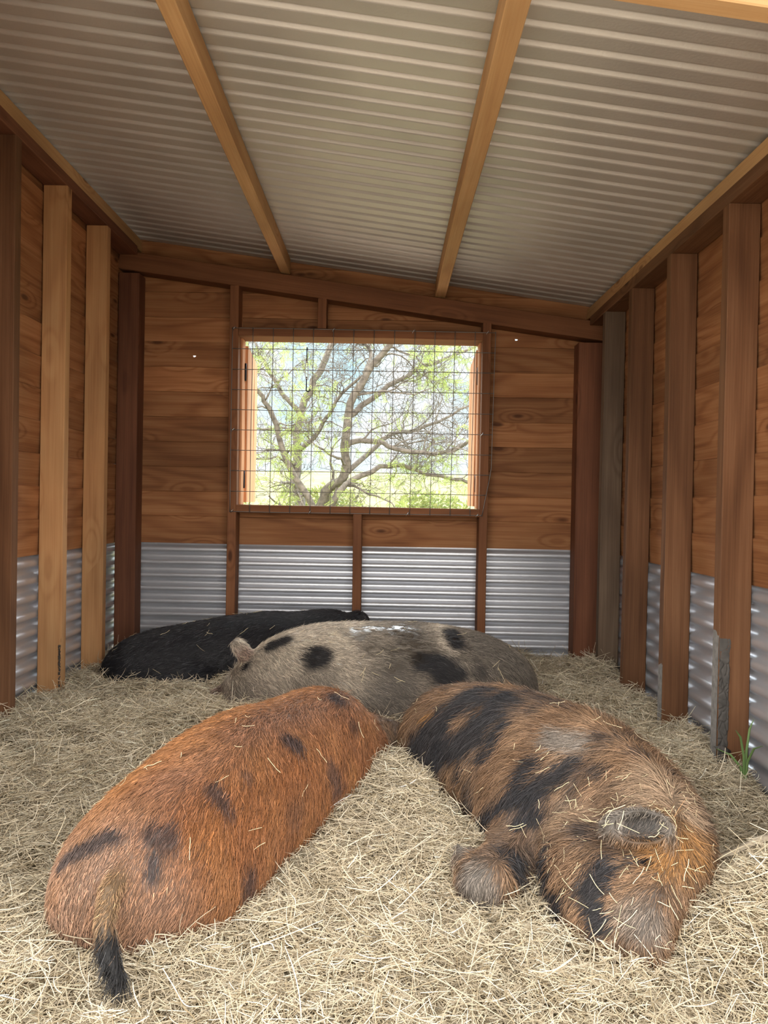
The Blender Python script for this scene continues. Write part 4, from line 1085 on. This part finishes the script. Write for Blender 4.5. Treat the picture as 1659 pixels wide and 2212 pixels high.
LIMBS = [([(-0.80, 8.10, -.05), (-0.84, 8.02, .35), (-0.87, 8.00, 0.67), (-0.95, 8.12, 1.11), (-0.98, 8.24, 1.51), (-0.95, 8.36, 1.97), (-0.77, 8.48, 2.45), (-0.61, 8.60, 2.81), (-0.44, 8.72, 3.23)], .085),
 ([(-0.80, 8.15, .0), (-0.72, 8.20, 0.66), (-0.64, 8.08, 1.11), (-0.44, 7.96, 1.26), (-0.41, 7.84, 1.87), (-0.23, 7.72, 2.28), (0.04, 7.60, 2.63), (0.26, 7.48, 2.97)], .08),
 ([(-0.72, 8.2, .66), (-0.54, 7.80, 1.01), (-0.36, 7.92, 1.21), (0.02, 8.04, 1.39), (0.31, 8.16, 1.35), (0.82, 8.28, 1.24), (1.14, 8.40, 1.20)], .045),
 ([(-0.42, 7.9, 1.45), (-0.41, 7.88, 1.60), (-0.11, 7.88, 1.62), (0.15, 7.76, 1.52), (0.57, 7.64, 1.51), (0.83, 7.52, 1.63), (1.08, 7.40, 1.85)], .042),
 ([(-0.44, 7.96, 1.26), (-0.04, 8.3, 1.70), (0.32, 8.64, 1.82), (0.64, 8.76, 1.97), (1.03, 8.88, 2.17)], .036),
 ([(-.84, 8.02, .35), (-0.66, 7.60, 0.73), (-0.98, 7.48, 1.37), (-1.11, 7.36, 1.80), (-1.25, 7.24, 2.05), (-1.38, 7.12, 2.20)], .05),
 ([(-0.95, 8.36, 1.91), (-1.22, 8.42, 2.28), (-1.40, 8.54, 2.55), (-1.55, 8.66, 2.83)], .036),
 ([(-0.23, 7.72, 2.28), (-0.20, 7.98, 2.56), (-0.34, 7.86, 2.68), (-0.57, 7.74, 2.84)], .03),
 ([(-0.41, 7.84, 1.87), (-0.09, 8.02, 2.14), (0.29, 8.14, 2.41), (0.69, 8.26, 2.59), (1.01, 8.38, 2.77)], .04),
 ([(-0.98, 8.24, 1.51), (-0.72, 8.08, 1.75), (-0.48, 7.96, 2.12), (-0.19, 7.84, 2.35)], .034)]
wood = Bag(); tips = []
def smooth_path(p, k=4):
    p = np.asarray(p, float); out = []
    for i in range(len(p)-1):
        a = p[max(i-1, 0)]; b = p[i]; c = p[i+1]; d = p[min(i+2, len(p)-1)]
        for t in np.arange(k)/k:
            out.append(.5*((2*b)+(-a+c)*t+(2*a-5*b+4*c-d)*t*t+(-a+3*b-3*c+d)*t**3))
    out.append(p[-1]); return np.array(out)
def grow(p, r, depth):
    p = smooth_path(p) if depth == 0 else p
    n = len(p); rr = r*.85*np.linspace(1, .35 if depth == 0 else .3, n)
    pj = p+tg.normal(0, .010 if depth == 0 else .006, p.shape)
    V, F = tube(pj, rr, 7 if depth == 0 else (5 if depth == 1 else 3)); wood.add(V, F)
    if depth >= 2: tips.append(p)
    if depth == 3: return
    kids = {0: 13, 1: 7, 2: 4}[depth]
    for k in range(kids):
        i = int(tg.integers(max(1, int(n*.25)), n)); d = p[min(i+1, n-1)]-p[i-1]; d /= np.linalg.norm(d)+1e-9
        side = tg.normal(0, 1, 3); side -= side@d*d; side /= np.linalg.norm(side)
        dr = d*tg.uniform(.3, .9)+side*.9+vec(0, 0, tg.uniform(-.15, .4)); dr /= np.linalg.norm(dr)
        L = {0: tg.uniform(.35, .85), 1: tg.uniform(.2, .5), 2: tg.uniform(.1, .28)}[depth]
        m = {0: 8, 1: 6, 2: 4}[depth]; q = [p[i]]; cur = dr
        for j in range(m):
            cur = cur+tg.normal(0, .28, 3)+vec(0, 0, -.03); cur /= np.linalg.norm(cur); q.append(q[-1]+cur*L/m)
        grow(np.array(q), max(rr[i]*.42, .0035), depth+1)
for p, r in LIMBS: grow(p, r, 0)
tree = bpy.data.objects.new('tree', None); col.objects.link(tree); tree.location = (-.8, 8.12, 0)
tag(tree, 'feathery leaved tree with bare grey twisting limbs outside the window', 'tree')
off = vec(-.8, 8.12, 0)
me = mesh_of('trunk', np.array(wood.V)-off, wood.F, BARK, True); put('trunk', me, tree)
# feather leaves: leaflets in pairs along thin stalks
LV, LQ = [], []
def leaflet(c, d, s, L, w):
    b = len(LV); LV.extend([c-d*L*.5, c+s*w, c+d*L*.5, c-s*w]); LQ.append((b, b+1, b+2, b+3))
cand = [q for q in tips]
for q in cand:
    if tg.random() < .52: continue
    for _ in range(int(tg.integers(1, 4))):
        c = q[int(tg.integers(1, len(q)))]
        if fbm(c[None]*1.6, 5)[0] < .40+.06*(c[2]-1.4)-(.15 if c[0] < -.85 and c[2] < 1.9 else 0): continue
        d = tg.normal(0, 1, 3)+vec(0, 0, -.7); d /= np.linalg.norm(d); s = np.cross(d, tg.normal(0, 1, 3)); s /= np.linalg.norm(s)
        for k in range(9):
            for sg in (-1, 1):
                dd = s*sg+d*.35; dd /= np.linalg.norm(dd)
                leaflet(c+d*(.012*k+.01)+dd*.011, dd, d, .022, .0042)
put('foliage', quad_mesh('foliage', np.array(LV)-off, LQ, LEAF, False), tree)
# bushes and tall weeds on the rise behind
def bush(x, y, w, h, n, lab, mat=LEAF2):
    z = float(ground_z(np.array(x), np.array(y))); r = bpy.data.objects.new('bush', None); col.objects.link(r); r.location = (x, y, z)
    tag(r, lab, 'bush', 'bushes beyond the tree')
    B = Bag()
    V_, Q_ = [], []
    for k in range(9):
        a = tg.uniform(0, 6.28); e = np.array([w*.45*math.cos(a), w*.3*math.sin(a), h*tg.uniform(.5, .9)])
        V, F = tube([vec(0, 0, -.03), e*.5+tg.normal(0, .04, 3), e], [.018, .012, .005], 5); B.add(V, F)
    put('stems', B.mesh('stems', BARK), r)
    c = tg.normal(0, 1, (n, 3)); c /= np.linalg.norm(c, axis=1, keepdims=True); c *= (tg.random(n)**.4)[:, None]
    c = c*vec(w*.5, w*.4, h*.5)+vec(0, 0, h*.52)
    c *= (1+.25*(fbm(c*5, 3)-.5))[:, None]
    d = tg.normal(0, 1, (n, 3)); d /= np.linalg.norm(d, axis=1, keepdims=True); s = np.cross(d, tg.normal(0, 1, (n, 3))); s /= np.linalg.norm(s, axis=1, keepdims=True)
    L = tg.uniform(.03, .07, n)[:, None]
    V = np.stack([c-d*L, c+s*L*.35, c+d*L, c-s*L*.35], 1).reshape(-1, 3)
    put('foliage', quad_mesh('foliage', V, np.arange(4*n).reshape(n, 4), mat, False), r)
for x, y, w, h, n, lab in ((-3.0, 12.5, 1.7, 1.35, 3500, 'green bush low in the window at its left edge'), (-1.1, 13.4, 1.6, 1.25, 3200, 'bush behind the tree trunk at the foot of the window'),
                           (.75, 13.5, 1.6, 1.15, 3000, 'yellow green bush low in the window right of the trunk'), (2.5, 12.8, 1.5, 1.2, 2600, 'bush low in the window at its right edge')):
    bush(x, y, w, h, n, lab)
